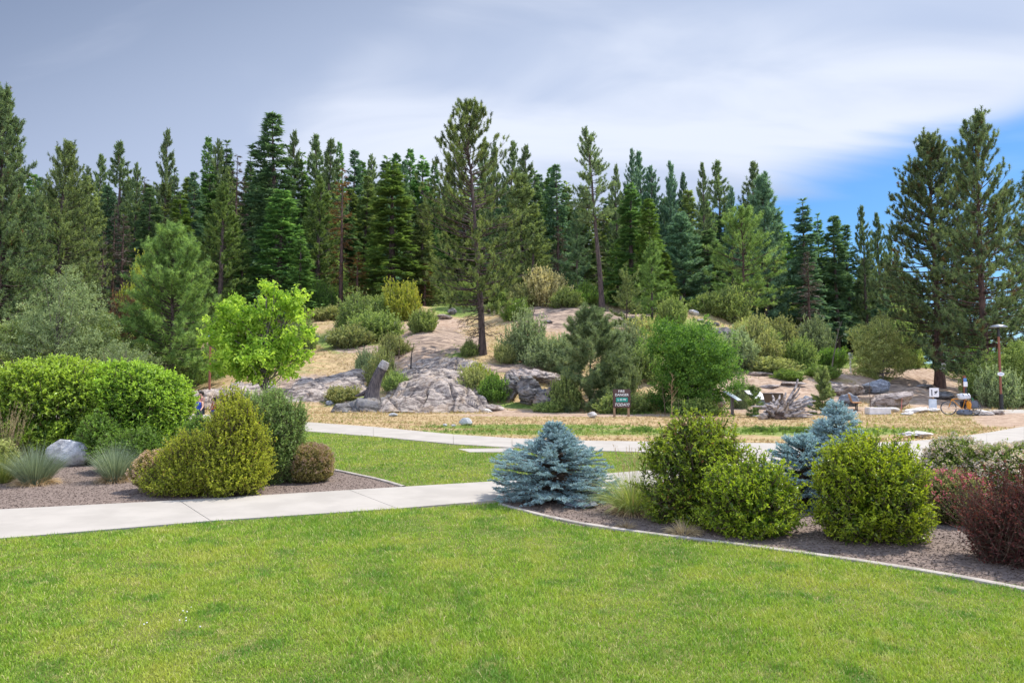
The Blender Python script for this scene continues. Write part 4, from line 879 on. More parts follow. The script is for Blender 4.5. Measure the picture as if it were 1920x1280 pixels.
BU = [
 (1, 1372, 603, 548, 80, 'brush', 'green brush closing the gap under the rounded light pine'),
 (0, 1440, 606, 566, 70, 'olive', 'olive brush at the foot of the wide blue-green pine'),
 (3, 1500, 652, 596, 70, 'brush', 'shaded brush at the wood edge below the terrace conifer'),
 (3, 1205, 712, 650, 80, 'brush', 'green bush filling the gap left of the leafy tree'),
 (1, 1345, 706, 636, 70, 'brush', 'leafy bush behind the right side of the leafy tree'),
 (2, 1420, 665, 610, 90, 'brush', 'broad green bush on the crest of the bank'),
 (0, 1130, 655, 606, 60, 'olive', 'olive bush between the ridge slope and the grey-green pine'),
 (0, 965, 600, 560, 50, 'greengrass', 'bright grassy bush on the ridge'),
 (2, 1240, 640, 596, 60, 'deep_leaf', 'bright green bush under the weathered post'),
 (2, 1480, 712, 690, 60, 'greengrass', 'bright grassy clump along the terrace top'),
 (0, 1545, 708, 684, 70, 'greengrass', 'second bright grassy clump along the terrace top'),
 (2, 1628, 700, 684, 34, 'greengrass', 'grassy clump right of the white marker post'),
 (1, 1690, 690, 600, 80, 'brush', 'tall shaded bush left of the big trail pine'),
 (1, 560, 660, 600, 60, 'brush', 'bush behind the right edge of the maple'),
 (0, 1310, 778, 745, 90, 'brush', 'low dark brush under the leafy tree'),
 (2, 860, 752, 730, 40, 'olive', 'small olive bush tucked in the outcrop crevice'),
 (2, 985, 735, 715, 34, 'brush', 'small green plant growing from the cliff'),
 (1, 668, 622, 562, 90, 'brush', 'tall loose green bush on the upper left of the slope'),
 (0, 725, 600, 550, 80, 'brush', 'bush between the tall loose bush and the lone pine'),
 (0, 752, 600, 532, 74, 'yellow', 'bright yellow-green bush at the forest edge left of the lone pine'),
 (3, 700, 640, 590, 110, 'brush', 'wide dark green bush above the small lichen rocks'),
 (2, 655, 650, 608, 90, 'olive', 'low olive bush beside the lichen rocks'),
 (0, 790, 622, 580, 60, 'brush', 'rounded bush at the head of the rocky trail'),
 (2, 620, 600, 572, 80, 'olive', 'pale low bush under the rusty pine'),
 (1, 600, 590, 540, 60, 'deep_leaf', 'small green bush right of the maple top'),
 (3, 740, 665, 628, 60, 'olive', 'thin bush above the leaning snag'),
 (1, 712, 722, 662, 56, 'olive', 'loose twiggy bush behind the leaning snag'),
 (2, 742, 735, 695, 55, 'brush', 'small dark bush between the leaning snag and the main outcrop'),
 (3, 690, 705, 660, 50, 'sage', 'grey-green twiggy bush left of the leaning snag'),
 (0, 640, 752, 722, 70, 'mixgrass', 'low grassy clump below the left rock slab'),
 (1, 985, 680, 600, 90, 'sage', 'tall grey-green twiggy bush right of the lone pine trunk'),
 (0, 948, 680, 645, 46, 'olive', 'olive bush touching the lone pine foot'),
 (2, 880, 668, 636, 34, 'brush', 'little dark bush at the left of the lone pine foot'),
 (3, 1030, 692, 635, 95, 'sage', 'wide sage bush in the middle of the slope'),
 (0, 1060, 700, 628, 80, 'sage', 'sage bush left of the grey-green pine'),
 (2, 1060, 770, 700, 62, 'brush', 'olive-green bush left of the grey-green pine foot'),
 (1, 1165, 745, 650, 70, 'sage', 'pale grey-green bush right of the fire danger sign'),
 (0, 1165, 775, 735, 90, 'brush', 'dark green brush directly behind the fire danger sign'),
 (2, 1030, 772, 748, 60, 'brush', 'low green brush at the cliff foot'),
 (0, 1215, 770, 735, 60, 'olive', 'low dry bush between the sign and the leafy tree'),
 (0, 890, 745, 690, 62, 'olive', 'round bush with reddish tips right of the main outcrop'),
 (2, 928, 752, 700, 66, 'deep_leaf', 'leafy green bush against the dark cliff'),
 (1, 895, 715, 684, 50, 'gold', 'orange-tinted bush at the top of the main outcrop'),
 (0, 1022, 574, 506, 84, 'cream', 'cream flowering bush at the forest edge'),
 (2, 1062, 575, 540, 60, 'brush', 'shaded green bush beside the cream flowering bush'),
 (0, 985, 575, 532, 60, 'olive', 'yellowish bush left of the cream flowering bush'),
 (3, 1215, 660, 600, 80, 'olive', 'twiggy olive bush left of the leafy tree crown'),
 (1, 1180, 690, 620, 70, 'sage', 'tall pale bush behind the grey-green pine'),
 (0, 1260, 612, 560, 60, 'brush', 'green bush behind the weathered post'),
 (0, 1340, 592, 548, 80, 'brush', 'dark green bush at the top of the bank'),
 (3, 1400, 640, 600, 80, 'olive', 'olive brush on the bank above the dark hollow'),
 (2, 1385, 690, 620, 80, 'sage', 'grey-green brush hanging over the dark hollow'),
 (1, 1425, 685, 610, 85, 'olive', 'loose olive bush in the middle of the bank'),
 (0, 1470, 680, 600, 70, 'olive', 'tall olive bush left of the grey dead conifer'),
 (3, 1500, 690, 640, 70, 'brush', 'bush with thin bare stems on the bank'),
 (2, 1530, 672, 600, 70, 'sage', 'pale twiggy bush below the grey dead conifer'),
 (0, 1562, 688, 652, 56, 'deep_leaf', 'low bright green bush left of the white marker post'),
 (0, 1450, 700, 668, 90, 'olive', 'low yellow-green brush along the terrace edge'),
 (3, 1390, 765, 712, 36, 'sage', 'thin grey twiggy bush behind the tilted boards'),
 (2, 1700, 690, 640, 70, 'brush', 'shaded bush left of the big trail pine'),
 (0, 1885, 765, 690, 80, 'sage', 'shaded grey-green brush behind the lamp post foot'),
 (2, 1850, 748, 690, 70, 'brush', 'dark brush right of the big trail pine'),
 (0, 440, 690, 640, 80, 'brush', 'green bush hidden behind the maple crown'),
 (3, 360, 720, 672, 80, 'brush', 'dark bush at the foot of the bushy young pine'),
 (1, 140, 730, 640, 120, 'sage', 'wide grey-green bush above the rounded hedge'),
 (2, 60, 740, 660, 110, 'brush', 'dark green bush at the left above the hedge'),
 (1, 250, 640, 520, 70, 'yellow', 'yellowish sunlit bush glimpsed in the forest gap'),
 (0, 235, 650, 560, 60, 'rust', 'rusty brown bush in the forest gap'),
 (1, 410, 610, 560, 60, 'brush', 'shaded bush behind the maple top'),
 (0, 1205, 818, 803, 44, 'greengrass', 'leafy green weed patch by the path behind the privet'),
 (2, 1430, 828, 812, 60, 'greengrass', 'low green weeds on the path verge right of the tall privet'),
 (0, 1500, 829, 815, 70, 'greengrass', 'low green weeds on the path verge left of the spruce tip'),
 (2, 1345, 800, 780, 34, 'straw', 'straw-coloured dry grass clump near the dry sapling'),
]
for b in BU: bush_at(*b)
rb = random.Random(8)
for i in range(26):
    px = 470 + i * 34 + rb.randint(-12, 12); b_ = int(np.interp(px, [470, 600, 800, 1000, 1300, 1400], [585, 572, 572, 568, 580, 600]))
    bush_at(i % 4, px, b_, b_ - rb.randint(22, 44), rb.randint(38, 66), rb.choice(['brush', 'olive', 'greengrass', 'brush', 'deep_leaf']), 'green understorey bush along the shaded edge of the forest', 'understorey bushes at the forest edge')

# ---- garden beds: each shrub modelled on its own ------------------------
def gshrub(label, name, cat, px, base, top, wpx, leaf, seed, depth=None, stem='twig', acc=None, zoff=0, parts=SH, group=None, hk=1.0, **kw):
    p = G(px, base); Zc = p[1]; rx = wpx * .9 / 2 / F * Zc; ry = rx * (depth or .9); p = p + np.array([0, ry * .55, 0]); k_ = p[1] / Zc; p[0] *= k_; rx *= k_
    h = (at(px, top, p[1])[2]) * hk
    g = shrub(seed, rx, ry, h, accent=(acc[0], acc[1], acc[2]) if acc else None, **kw)
    mats = (M[stem], M[leaf], M[acc[3]] if acc else None)
    return plant(name, label, cat, g, mats, p, parts=parts, group=group)
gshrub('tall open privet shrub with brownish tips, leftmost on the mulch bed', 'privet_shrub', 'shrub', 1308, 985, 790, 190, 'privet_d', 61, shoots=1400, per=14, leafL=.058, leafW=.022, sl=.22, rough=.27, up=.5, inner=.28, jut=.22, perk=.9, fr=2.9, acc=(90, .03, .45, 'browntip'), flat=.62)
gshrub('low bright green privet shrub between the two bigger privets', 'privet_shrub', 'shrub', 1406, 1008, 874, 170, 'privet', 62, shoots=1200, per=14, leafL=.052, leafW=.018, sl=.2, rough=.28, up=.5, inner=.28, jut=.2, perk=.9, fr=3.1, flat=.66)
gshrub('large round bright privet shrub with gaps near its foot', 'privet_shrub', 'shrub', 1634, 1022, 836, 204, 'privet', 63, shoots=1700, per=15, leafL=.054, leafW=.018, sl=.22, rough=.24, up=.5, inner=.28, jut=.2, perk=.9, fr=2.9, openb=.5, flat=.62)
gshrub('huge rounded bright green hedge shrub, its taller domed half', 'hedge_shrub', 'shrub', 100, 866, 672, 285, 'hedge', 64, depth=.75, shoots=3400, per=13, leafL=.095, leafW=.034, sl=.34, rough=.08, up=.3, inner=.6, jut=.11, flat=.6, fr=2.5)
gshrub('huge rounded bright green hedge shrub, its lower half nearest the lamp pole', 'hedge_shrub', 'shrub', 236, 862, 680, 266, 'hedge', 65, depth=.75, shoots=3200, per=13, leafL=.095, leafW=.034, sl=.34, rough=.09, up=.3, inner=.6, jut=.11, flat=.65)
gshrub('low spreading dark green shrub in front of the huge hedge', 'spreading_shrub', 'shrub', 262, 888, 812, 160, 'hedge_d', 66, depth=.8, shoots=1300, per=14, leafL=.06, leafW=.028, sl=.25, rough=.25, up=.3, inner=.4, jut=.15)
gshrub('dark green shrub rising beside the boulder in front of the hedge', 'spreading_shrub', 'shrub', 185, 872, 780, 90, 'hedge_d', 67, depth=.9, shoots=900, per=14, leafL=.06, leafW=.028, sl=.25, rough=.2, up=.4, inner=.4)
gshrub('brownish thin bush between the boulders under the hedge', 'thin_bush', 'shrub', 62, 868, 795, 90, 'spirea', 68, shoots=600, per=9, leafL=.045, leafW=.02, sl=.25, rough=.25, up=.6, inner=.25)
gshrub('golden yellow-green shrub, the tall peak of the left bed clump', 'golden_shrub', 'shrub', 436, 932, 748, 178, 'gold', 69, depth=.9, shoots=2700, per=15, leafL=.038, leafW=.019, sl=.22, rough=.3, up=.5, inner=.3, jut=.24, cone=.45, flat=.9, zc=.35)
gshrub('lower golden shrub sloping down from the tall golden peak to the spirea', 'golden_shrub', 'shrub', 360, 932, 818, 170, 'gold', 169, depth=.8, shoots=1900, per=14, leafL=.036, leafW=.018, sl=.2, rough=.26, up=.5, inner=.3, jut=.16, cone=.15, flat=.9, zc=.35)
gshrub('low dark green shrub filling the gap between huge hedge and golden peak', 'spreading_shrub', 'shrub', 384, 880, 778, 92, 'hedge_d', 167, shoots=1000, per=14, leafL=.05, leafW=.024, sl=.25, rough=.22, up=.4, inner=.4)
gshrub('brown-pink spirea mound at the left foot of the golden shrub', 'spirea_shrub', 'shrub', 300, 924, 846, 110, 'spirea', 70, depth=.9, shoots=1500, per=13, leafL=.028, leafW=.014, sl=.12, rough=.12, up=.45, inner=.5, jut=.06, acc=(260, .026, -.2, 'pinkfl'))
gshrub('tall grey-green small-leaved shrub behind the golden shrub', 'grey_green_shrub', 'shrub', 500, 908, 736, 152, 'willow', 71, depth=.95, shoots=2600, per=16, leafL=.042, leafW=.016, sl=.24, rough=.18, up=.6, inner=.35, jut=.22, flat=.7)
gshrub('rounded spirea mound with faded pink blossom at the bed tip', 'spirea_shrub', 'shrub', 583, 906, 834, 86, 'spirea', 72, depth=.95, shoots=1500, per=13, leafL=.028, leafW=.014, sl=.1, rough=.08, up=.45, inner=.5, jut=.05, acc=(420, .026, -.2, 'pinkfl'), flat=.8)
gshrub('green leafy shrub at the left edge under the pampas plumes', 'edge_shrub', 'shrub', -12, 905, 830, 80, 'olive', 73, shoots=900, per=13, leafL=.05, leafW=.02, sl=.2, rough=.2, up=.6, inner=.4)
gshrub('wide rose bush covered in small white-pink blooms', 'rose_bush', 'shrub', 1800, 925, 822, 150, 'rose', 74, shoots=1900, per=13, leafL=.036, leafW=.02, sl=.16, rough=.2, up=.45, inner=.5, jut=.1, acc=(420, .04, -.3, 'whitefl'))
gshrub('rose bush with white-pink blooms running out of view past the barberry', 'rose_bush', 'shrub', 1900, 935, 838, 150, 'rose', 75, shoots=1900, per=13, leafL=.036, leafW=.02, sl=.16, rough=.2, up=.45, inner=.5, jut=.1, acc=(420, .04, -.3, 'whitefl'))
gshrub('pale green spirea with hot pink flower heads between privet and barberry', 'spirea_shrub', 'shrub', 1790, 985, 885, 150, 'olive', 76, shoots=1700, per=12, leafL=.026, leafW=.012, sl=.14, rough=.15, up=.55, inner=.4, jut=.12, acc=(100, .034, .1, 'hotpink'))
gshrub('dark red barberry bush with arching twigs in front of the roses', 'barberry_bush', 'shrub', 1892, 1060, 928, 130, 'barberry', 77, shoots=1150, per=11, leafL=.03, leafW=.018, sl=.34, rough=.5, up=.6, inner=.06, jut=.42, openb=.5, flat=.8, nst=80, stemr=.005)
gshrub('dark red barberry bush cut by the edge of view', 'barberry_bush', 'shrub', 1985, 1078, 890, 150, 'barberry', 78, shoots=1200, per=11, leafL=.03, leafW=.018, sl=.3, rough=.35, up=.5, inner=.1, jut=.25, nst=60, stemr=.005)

def spruce(seed, H, Rr, prof, whorl, per, nl=.02, nw=.0045, tw=.11, dens=16, nn=30, cb=.06):
    """blue spruce: flat tiers of twigs, each a bottle brush of short stiff needles"""
    rng = rng_(seed); wood, fol = Geo(), Geo(); TP = trunk_path(H, (0, 0), rng, wig=.004); wood.tube(TP, .035 * (1 - TP[:, 2] / H * .9), 7)
    hs = np.repeat(np.arange(cb * H, H * .98, whorl), per); hs = np.clip(hs + rng.uniform(-.3, .3, len(hs)) * whorl, cb * H, H * .985); u = hs / H
    a = rng.uniform(0, 6.28, len(hs)); lump = 1 + .22 * vnoise(np.stack([np.cos(a) * 1.6, np.sin(a) * 1.6, u * 5], -1), seed)
    L = Rr * prof(u) * lump * rng.uniform(.84, 1.02, len(hs)) + .03
    pitch = np.interp(u, [0, .3, .6, .85, 1], [-.06, .0, .10, .45, 1.2]) + rng.normal(size=len(hs)) * .07; D = np.stack([np.cos(a) * np.cos(pitch), np.sin(a) * np.cos(pitch), np.sin(pitch)], -1)
    P = limbs(wood, tr_at(TP, hs), D, L, L * .012 + .004, rng, up=.06, n=5, wig=.04)
    t = rng.uniform(.12, 1.0, (len(P), dens)) ** .62; t[:, 0] = 1.; Q, T = along(P, t); act = rng.random(t.shape) < np.clip(L[:, None] / (Rr * .7), .3, 1); act[:, 0] = True
    ed = t[act]; Q, T = Q[act], T[act]; m = len(Q)
    side = norm(np.cross(T, [0, 0, 1.])) * np.where(rng.random(m) < .5, 1, -1)[:, None]
    Dt = norm(T * .9 + side * rng.uniform(.2, 1.6, m)[:, None] + np.array([0, 0, 1.]) * rng.uniform(-.25, .45, m)[:, None]); tl = tw * rng.uniform(.5, 1.2, m)
    wood.tubes(np.stack([Q, Q + Dt * tl[:, None] * .5, Q + Dt * tl[:, None]], 1), np.tile([.003, .0025, .002], (m, 1)), 3)
    A = np.repeat(Q, nn, 0) + np.repeat(Dt * tl[:, None], nn, 0) * rng.random((m * nn, 1)) ** .8
    nd = norm(np.repeat(Dt, nn, 0) * .75 + rdir(rng, m * nn) * .9 + [0, 0, .15])
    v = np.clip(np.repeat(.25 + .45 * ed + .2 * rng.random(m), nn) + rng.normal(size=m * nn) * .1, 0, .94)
    fol.needles(A, nd, nl * rng.uniform(.8, 1.25, m * nn), nw, v, rng); return wood, fol
def spruce_at(label, px, base, top, wpx, seed, prof, Zoff=.5, **kw):
    p = G(px, base); k_ = (p[1] + Zoff) / p[1]; p = p * k_; p[2] = 0; H = at(px, top, p[1])[2]; Rr = wpx / 2 / F * p[1]
    return plant('blue_spruce', label, 'spruce tree', spruce(seed, H, Rr, prof, **kw), (M['twig'], M['spruce']), p)
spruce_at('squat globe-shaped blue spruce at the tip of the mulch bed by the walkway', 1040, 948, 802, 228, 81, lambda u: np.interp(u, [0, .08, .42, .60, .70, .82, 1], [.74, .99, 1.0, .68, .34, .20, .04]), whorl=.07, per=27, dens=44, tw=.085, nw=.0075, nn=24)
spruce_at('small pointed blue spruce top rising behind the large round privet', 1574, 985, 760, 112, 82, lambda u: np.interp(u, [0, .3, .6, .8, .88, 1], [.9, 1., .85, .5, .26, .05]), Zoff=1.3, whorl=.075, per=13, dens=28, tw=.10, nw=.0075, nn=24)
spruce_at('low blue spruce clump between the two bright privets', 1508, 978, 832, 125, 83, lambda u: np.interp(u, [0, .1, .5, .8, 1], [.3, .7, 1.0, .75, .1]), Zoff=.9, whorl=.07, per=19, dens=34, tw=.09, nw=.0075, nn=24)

# grasses of the beds
def gtuft(label, name, px, base, hpx, mat, seed, n=500, spread=.7, wd=.004, arch=.6, bs=.12, dead=None, group=None):
    p = G(px, base); s = p[1] / F; h = hpx * s
    o = thing(name, label, 'ornamental grass', tuple(p), 0, group)
    tuft(seed, n, h, spread, wd, arch, bs).build('blades', M[mat], o)
    if dead: tuft(seed + 1, dead, h * .45, 1.15, wd, .9, bs * 1.3).build('dead_blades', M['straw'], o)
    return o
gtuft('blue-grey fescue mound beside the boulder on the left bed', 'grass_tuft', 66, 908, 66, 'blueoat', 91, n=1300, spread=.55, wd=.006, arch=.35, bs=.17, dead=700)
gtuft('smaller blue-grey fescue mound in front of the dark spreading shrub', 'grass_tuft', 216, 903, 62, 'blueoat', 92, n=1100, spread=.5, wd=.006, arch=.35, bs=.14, dead=700)
gtuft('leafy grass clump cut by the left edge of view', 'grass_tuft', 6, 905, 70, 'tuftgreen', 93, n=700, spread=.8, wd=.007)
gtuft('straw and green fountain grass between globe spruce and tall privet', 'fountain_grass', 1186, 962, 88, 'tuftgreen', 94, n=800, spread=.8, wd=.007, arch=.75, bs=.13, dead=600)
gtuft('tiny dry grass tuft on the mulch near the kerb', 'grass_tuft', 1176, 990, 18, 'straw', 95, n=160, spread=1.0, wd=.004, arch=.7, bs=.07)
gtuft('low dead grass tuft in front of the privets', 'grass_tuft', 1280, 1000, 26, 'straw', 96, n=420, spread=1.2, wd=.004, arch=.8, bs=.14)
def plumes(label, px, base, hpx, n, seed, spread=.25, plume=.22):
    p = G(px, base); h = hpx * p[1] / F; rng = rng_(seed); o = thing('plume_grass', label, 'ornamental grass', tuple(p)); g, f = Geo(), Geo()
    a = rng.uniform(0, 6.28, n); D = norm(np.stack([np.cos(a) * spread, np.sin(a) * spread, 1 + 0 * a], -1) + rng.normal(size=(n, 3)) * .06); L = h * rng.uniform(.7, 1.05, n)
    P = limbs(g, rng.normal(size=(n, 3)) * [.06, .06, 0], D, L, np.full(n, .0022), rng, n=5, sides=3, wig=.04)
    Q, T = along(P, rng.uniform(1 - plume, 1, (n, 26))); Q, T = Q.reshape(-1, 3), T.reshape(-1, 3)
    f.needles(Q, norm(T + rdir(rng, len(Q)) * .7), .03 * np.ones(len(Q)), .005, rng.random(len(Q)), rng)
    g.build('stalks', M['straw'], o); f.build('plumes', M['straw'], o)
plumes('thin pinkish seed stalks rising over the fountain grass', 1188, 958, 122, 34, 97)
plumes('tan feathery plume grass at the left edge before the hedge', 8, 880, 120, 60, 98, plume=.35)
# ================================================================== ROCKS
def rock_geo(seed, size, sub=4, cuts=14, rough=.06, strata=0., ang=(0.3, -.2), fr=1.6, sq=1.0):
    rng = rng_(seed); V, Fc = ICO[sub]; P = V.copy()
    P = np.sign(P) * np.abs(P) ** sq
    for _ in range(cuts):
        n = norm(rng.normal(size=3)); d = rng.uniform(.55, .9); e = P @ n - d; P = P - np.where(e > 0, e * .93, 0)[:, None] * n
    P = P / np.abs(P).max(0)
    Q = P * np.array(size)
    if strata:
        ax = norm(np.array([math.sin(ang[0]), ang[1], 1.0])); h = (Q @ ax) + .12 * strata * fbm(Q * 1.2, 3, seed); k = .16 * strata * 3
        lay = h / k; fr_ = lay - np.floor(lay); off = (np.abs(fr_ - .5) * 2) ** 6 * -.5 + vnoise(np.stack([np.floor(lay) * 1.7, Q[:, 0] * .4, Q[:, 1] * .4], -1), seed) * .55
        out_ = norm(P * [1, 1, .35]); Q = Q + out_ * (off * strata)[:, None]
    s0 = min(size); Q = Q + norm(P) * (rough * s0 * fbm(Q / s0 * fr, 4, seed))[:, None] * 1.6
    g = Geo(); g.add(Q, Fc, .5); return g
def rock(label, px, base, wpx, hpx, mat, seed, depth=1.0, rz=0, tilt=(0, 0), name='rock', sink=.25, Z=None, group=None, cat='rock', **kw):
    p = (hit(px, base) if Z is None else np.array([(px - 960) / F * Z, Z, height((px - 960) / F * Z, Z)])) if base < 812 else G(px, base)
    s = p[1] / F; sx = wpx * s / 2; sz = hpx * s / 2 / (1 - sink * .5); sy = sx * depth
    g = rock_geo(seed, (sx, sy, sz), **kw); o = g.build(name, M[mat], smooth=True)
    o.location = (p[0], p[1] + sy * .5, p[2] + sz * (1 - sink)); o.rotation_euler = (tilt[0], tilt[1], rz)
    return tag(o, label, cat, group)
rock('pale grey boulder with shaded notch on the left bed under the hedge', 120, 874, 84, 52, 'boulder', 401, depth=.8, cuts=9, rough=.04, sub=5, name='boulder', cat='boulder')
rock('pale boulder cut by the left edge of view', 6, 850, 46, 36, 'boulder', 402, depth=.9, cuts=9, name='boulder', cat='boulder')
rock('flat grey stone in shade under the globe spruce', 1095, 952, 70, 14, 'slate', 403, depth=.6, cuts=12, name='stone', cat='stone')
# main outcrop
def outcrop(name, label, pxa, pxb, y0, y1, hfun, mat, seed, crack=.6, dipdir=(1, .6), n=(170, 130)):
    """bare rock rising out of the slope: a thick lumpy sheet following the hill, cut by cracks along the dip"""
    u = np.linspace(0, 1, n[0]); v = np.linspace(0, 1, n[1]) ** 1.5; U, Vv = np.meshgrid(u, v, indexing='xy'); Yd = y0 + (y1 - y0) * Vv; X_ = ((pxa + (pxb - pxa) * U) - 960) / F * (y0 * .5 + Yd * .5)
    base = height(X_, Yd, False); P2 = np.stack([X_, Yd, 0 * X_], -1)
    wob = .10 * fbm(P2 * .5, 3, seed); e = np.minimum(np.minimum(U, 1 - U) + wob, np.minimum(Vv * 1.0, 1 - Vv) + .02 + wob * .5)
    env = sstep(e, 0, .13); h = hfun(U, Vv) * env
    d = np.array(dipdir) / np.hypot(*dipdir); s1 = X_ * d[0] + Yd * d[1]; s2 = -X_ * d[1] + Yd * d[0]; Q = np.stack([s1 * .35, s2 * 1.3, 0 * X_], -1)
    Q = Q * .62; r1 = np.abs(vnoise(Q + .4 * fbm(Q * 2, 2, seed)[..., None], seed)); r2 = np.abs(vnoise(np.stack([s1 * 1.1, s2 * .45, 0 * X_ + 3], -1), seed + 1)); r3 = fbm(Q * 4.5, 4, seed + 5)
    h = h + env * (.42 * vnoise(Q * .8, seed + 9) - crack * np.clip(1 - r1 / .13, 0, 1) - crack * .7 * np.clip(1 - r2 / .08, 0, 1) + .13 * r3) - (1 - sstep(e, -.02, .03)) * .8
    g = Geo(); g.add(np.stack([X_, Yd, base + h], -1), grid_faces(*X_.shape)); return tag(g.build(name, M[mat], smooth=True), label, 'rock outcrop')
outcrop('rock_outcrop', 'large weathered grey rock dome in the middle of the slope with deep cracks', 698, 912, 37.6, 50, lambda U, V: (.85 * np.exp(-((U - .55) / .36) ** 2) * (1 - .7 * V) + .35) * sstep(V, -.02, .05), 'rock', 71, dipdir=(.8, -.6))
outcrop('rock_outcrop', 'smooth sloping rock rib at the right end of the cracked dome', 850, 925, 37.4, 43, lambda U, V: .85 * (1 - U) * (1 - .4 * V) + .1, 'rock', 72, dipdir=(.9, -.45), n=(90, 80))
outcrop('rock_outcrop', 'dark jagged rock shelf under the leaning snag', 620, 722, 38.0, 43, lambda U, V: .65 * (.3 + .7 * U) * (1 - .5 * V), 'rockd', 73, dipdir=(.9, .4), n=(100, 80))
outcrop('rock_slab', 'grey sloping rock slab on the hillside behind the grey-green shrub', 520, 680, 41.5, 49, lambda U, V: .45 + 0 * U, 'rock', 74, crack=.3, dipdir=(.9, .5), n=(120, 90))
outcrop('rock_slab', 'pale rock slab partly hidden behind the maple trunk', 395, 505, 42.0, 48, lambda U, V: .3 + 0 * U, 'rock', 75, crack=.25, n=(90, 70))
outcrop('rock_slab', 'low grey slab behind the people on the path', 335, 392, 39.5, 46, lambda U, V: .6 + 0 * U, 'rock', 76, crack=.3, n=(70, 70))
# the cliff
for i, (px, b, wp, hp, mt, tl, lb) in enumerate([(958, 752, 44, 52, 'rockd', .25, 'dark blue-grey block at the left end of the small cliff'), (992, 760, 56, 58, 'rockd', -.1, 'fractured dark rock face in the middle of the small cliff'), (1026, 766, 60, 40, 'rockd', .1, 'low dark rock at the right end of the small cliff'), (985, 712, 92, 22, 'rockp', .05, 'pale flat rock lip on top of the small cliff'), (1030, 722, 60, 24, 'rock', .1, 'grey ledge at the top right of the small cliff')]):
    rock(lb, px, b, wp, hp, mt, 420 + i, depth=.8, strata=.13, sub=5, rough=.14, name='cliff_rock', tilt=(0, tl), cat='rock')
for i, (px, b, wp, hp, mt, tl, lb) in enumerate([(925, 769, 44, 12, 'rock', .12, 'flat layered stone lying in front of the small cliff'), (912, 772, 26, 7, 'whitestone', .2, 'pale flat stone touching the layered stone'), (873, 797, 26, 15, 'boulder', 0, 'pale split boulder on the dry grass by the path'), (850, 799, 10, 5, 'boulder', 0, 'small pale pebble left of the split boulder'), (834, 798, 9, 5, 'boulder', 0, 'smallest pale pebble furthest left of the split boulder'), (617, 760, 15, 11, 'slate', 0, 'small blue-grey boulder below the left rock slab'), (647, 763, 16, 5, 'whitestone', 0, 'small flat white stone beside the blue-grey boulder'), (736, 780, 18, 7, 'boulder', 0, 'pale stone sunk in the dry grass below the outcrop'), (1110, 783, 20, 12, 'whitestone', 0, 'white stone left of the fire danger sign'),
   (620, 640, 26, 15, 'boulder', 0, 'lichen-spotted boulder under the upper bushes'), (588, 636, 22, 10, 'rock', 0, 'flat lichen rock left of the spotted boulder'), (632, 652, 22, 11, 'rockd', 0, 'dark rock below the lichen-spotted boulder'), (832, 598, 34, 10, 'rock', 0, 'broken ledge at the top of the rocky trail'), (848, 590, 20, 14, 'rockd', 0, 'dark block left of the lone pine trunk up the slope'), (1000, 570, 20, 9, 'rock', 0, 'grey stone on the ridge left of the cream bush'), (1026, 606, 22, 8, 'rockd', .1, 'dark stone embedded in the bare ridge slope'), (1078, 612, 16, 6, 'rockd', .1, 'small dark ledge on the bare ridge slope'), (1304, 590, 22, 10, 'whitestone', .3, 'white rock on top of the right bank'), (1316, 604, 16, 8, 'rock', 0, 'grey flat rock below the white rock of the bank'), (1328, 612, 14, 11, 'rockd', 0, 'dark knobby rock on the right bank edge'), (1344, 611, 14, 9, 'rockd', 0, 'second dark knobby rock on the bank edge'), (1385, 606, 20, 14, 'rockd', 0, 'dark rock above the shaded hollow'),
   (1345, 772, 40, 34, 'rock', -.5, 'ribbed layered rock left of the tilted boards'), (1320, 785, 26, 5, 'rockd', 0, 'dark flat stone in the straw below the leafy tree'), (1437, 766, 40, 34, 'slate', .1, 'upright blue-grey slab behind the driftwood root'), (1516, 762, 30, 22, 'slate', .1, 'blue-grey boulder between driftwood and small upright pine'), (1597, 761, 40, 24, 'slate', .1, 'large blue-grey boulder behind the bench'), (1498, 783, 46, 9, 'whitestone', 0, 'white flat stone at the right foot of the driftwood'), (1432, 786, 20, 11, 'rock', 0, 'grey cobble at the left foot of the driftwood'),
   (1440, 782, 60, 5, 'whitestone', 0, 'low pale stone edging under the boards'), (1676, 772, 30, 10, 'whitestone', 0, 'pale rough stone at the right end of the white block'), (1722, 773, 50, 9, 'whitestone', -.15, 'long pale log-like stone by the trail'), (1706, 777, 30, 6, 'whitestone', -.1, 'short pale stone below the log-like stone'), (1750, 772, 38, 8, 'whitestone', 0, 'pale stone beside the bicycles'), (1846, 778, 44, 12, 'whitestone', .1, 'white boulder right of the bicycles'), (1876, 777, 28, 9, 'rock', 0, 'grey stone at the foot of the lamp'), (1722, 818, 62, 9, 'whitestone', 0, 'long flat white stone on the verge beyond the roses'), (1430, 704, 60, 8, 'rock', 0, 'low grey ledge on the terrace'), (1445, 728, 40, 8, 'rockp', 0, 'brown ledge on the terrace slope'), (1490, 722, 50, 7, 'rockp', 0, 'second brown ledge further along the terrace slope'), (1560, 722, 60, 9, 'rockp', .05, 'long brown ledge behind the small upright pine')]):
    rock(lb, px, b, wp, hp, mt, 440 + i, depth=.75, strata=.06 if wp > 30 else 0, sub=4 if wp > 30 else 3, rough=.08, name='stone', tilt=(0, tl), cat='stone')
rock('big dark angular slab tilted above the trail', 1650, 738, 62, 26, 'slate', 430, depth=.9, strata=.1, sub=5, rough=.08, name='rock_slab', tilt=(.1, -.25), sink=.15, cat='rock slab')
rock('dark slab end poking out left of the tilted slab', 1622, 738, 34, 20, 'rockd', 431, depth=.9, strata=.08, rough=.1, name='rock_slab', sink=.2, cat='rock slab')
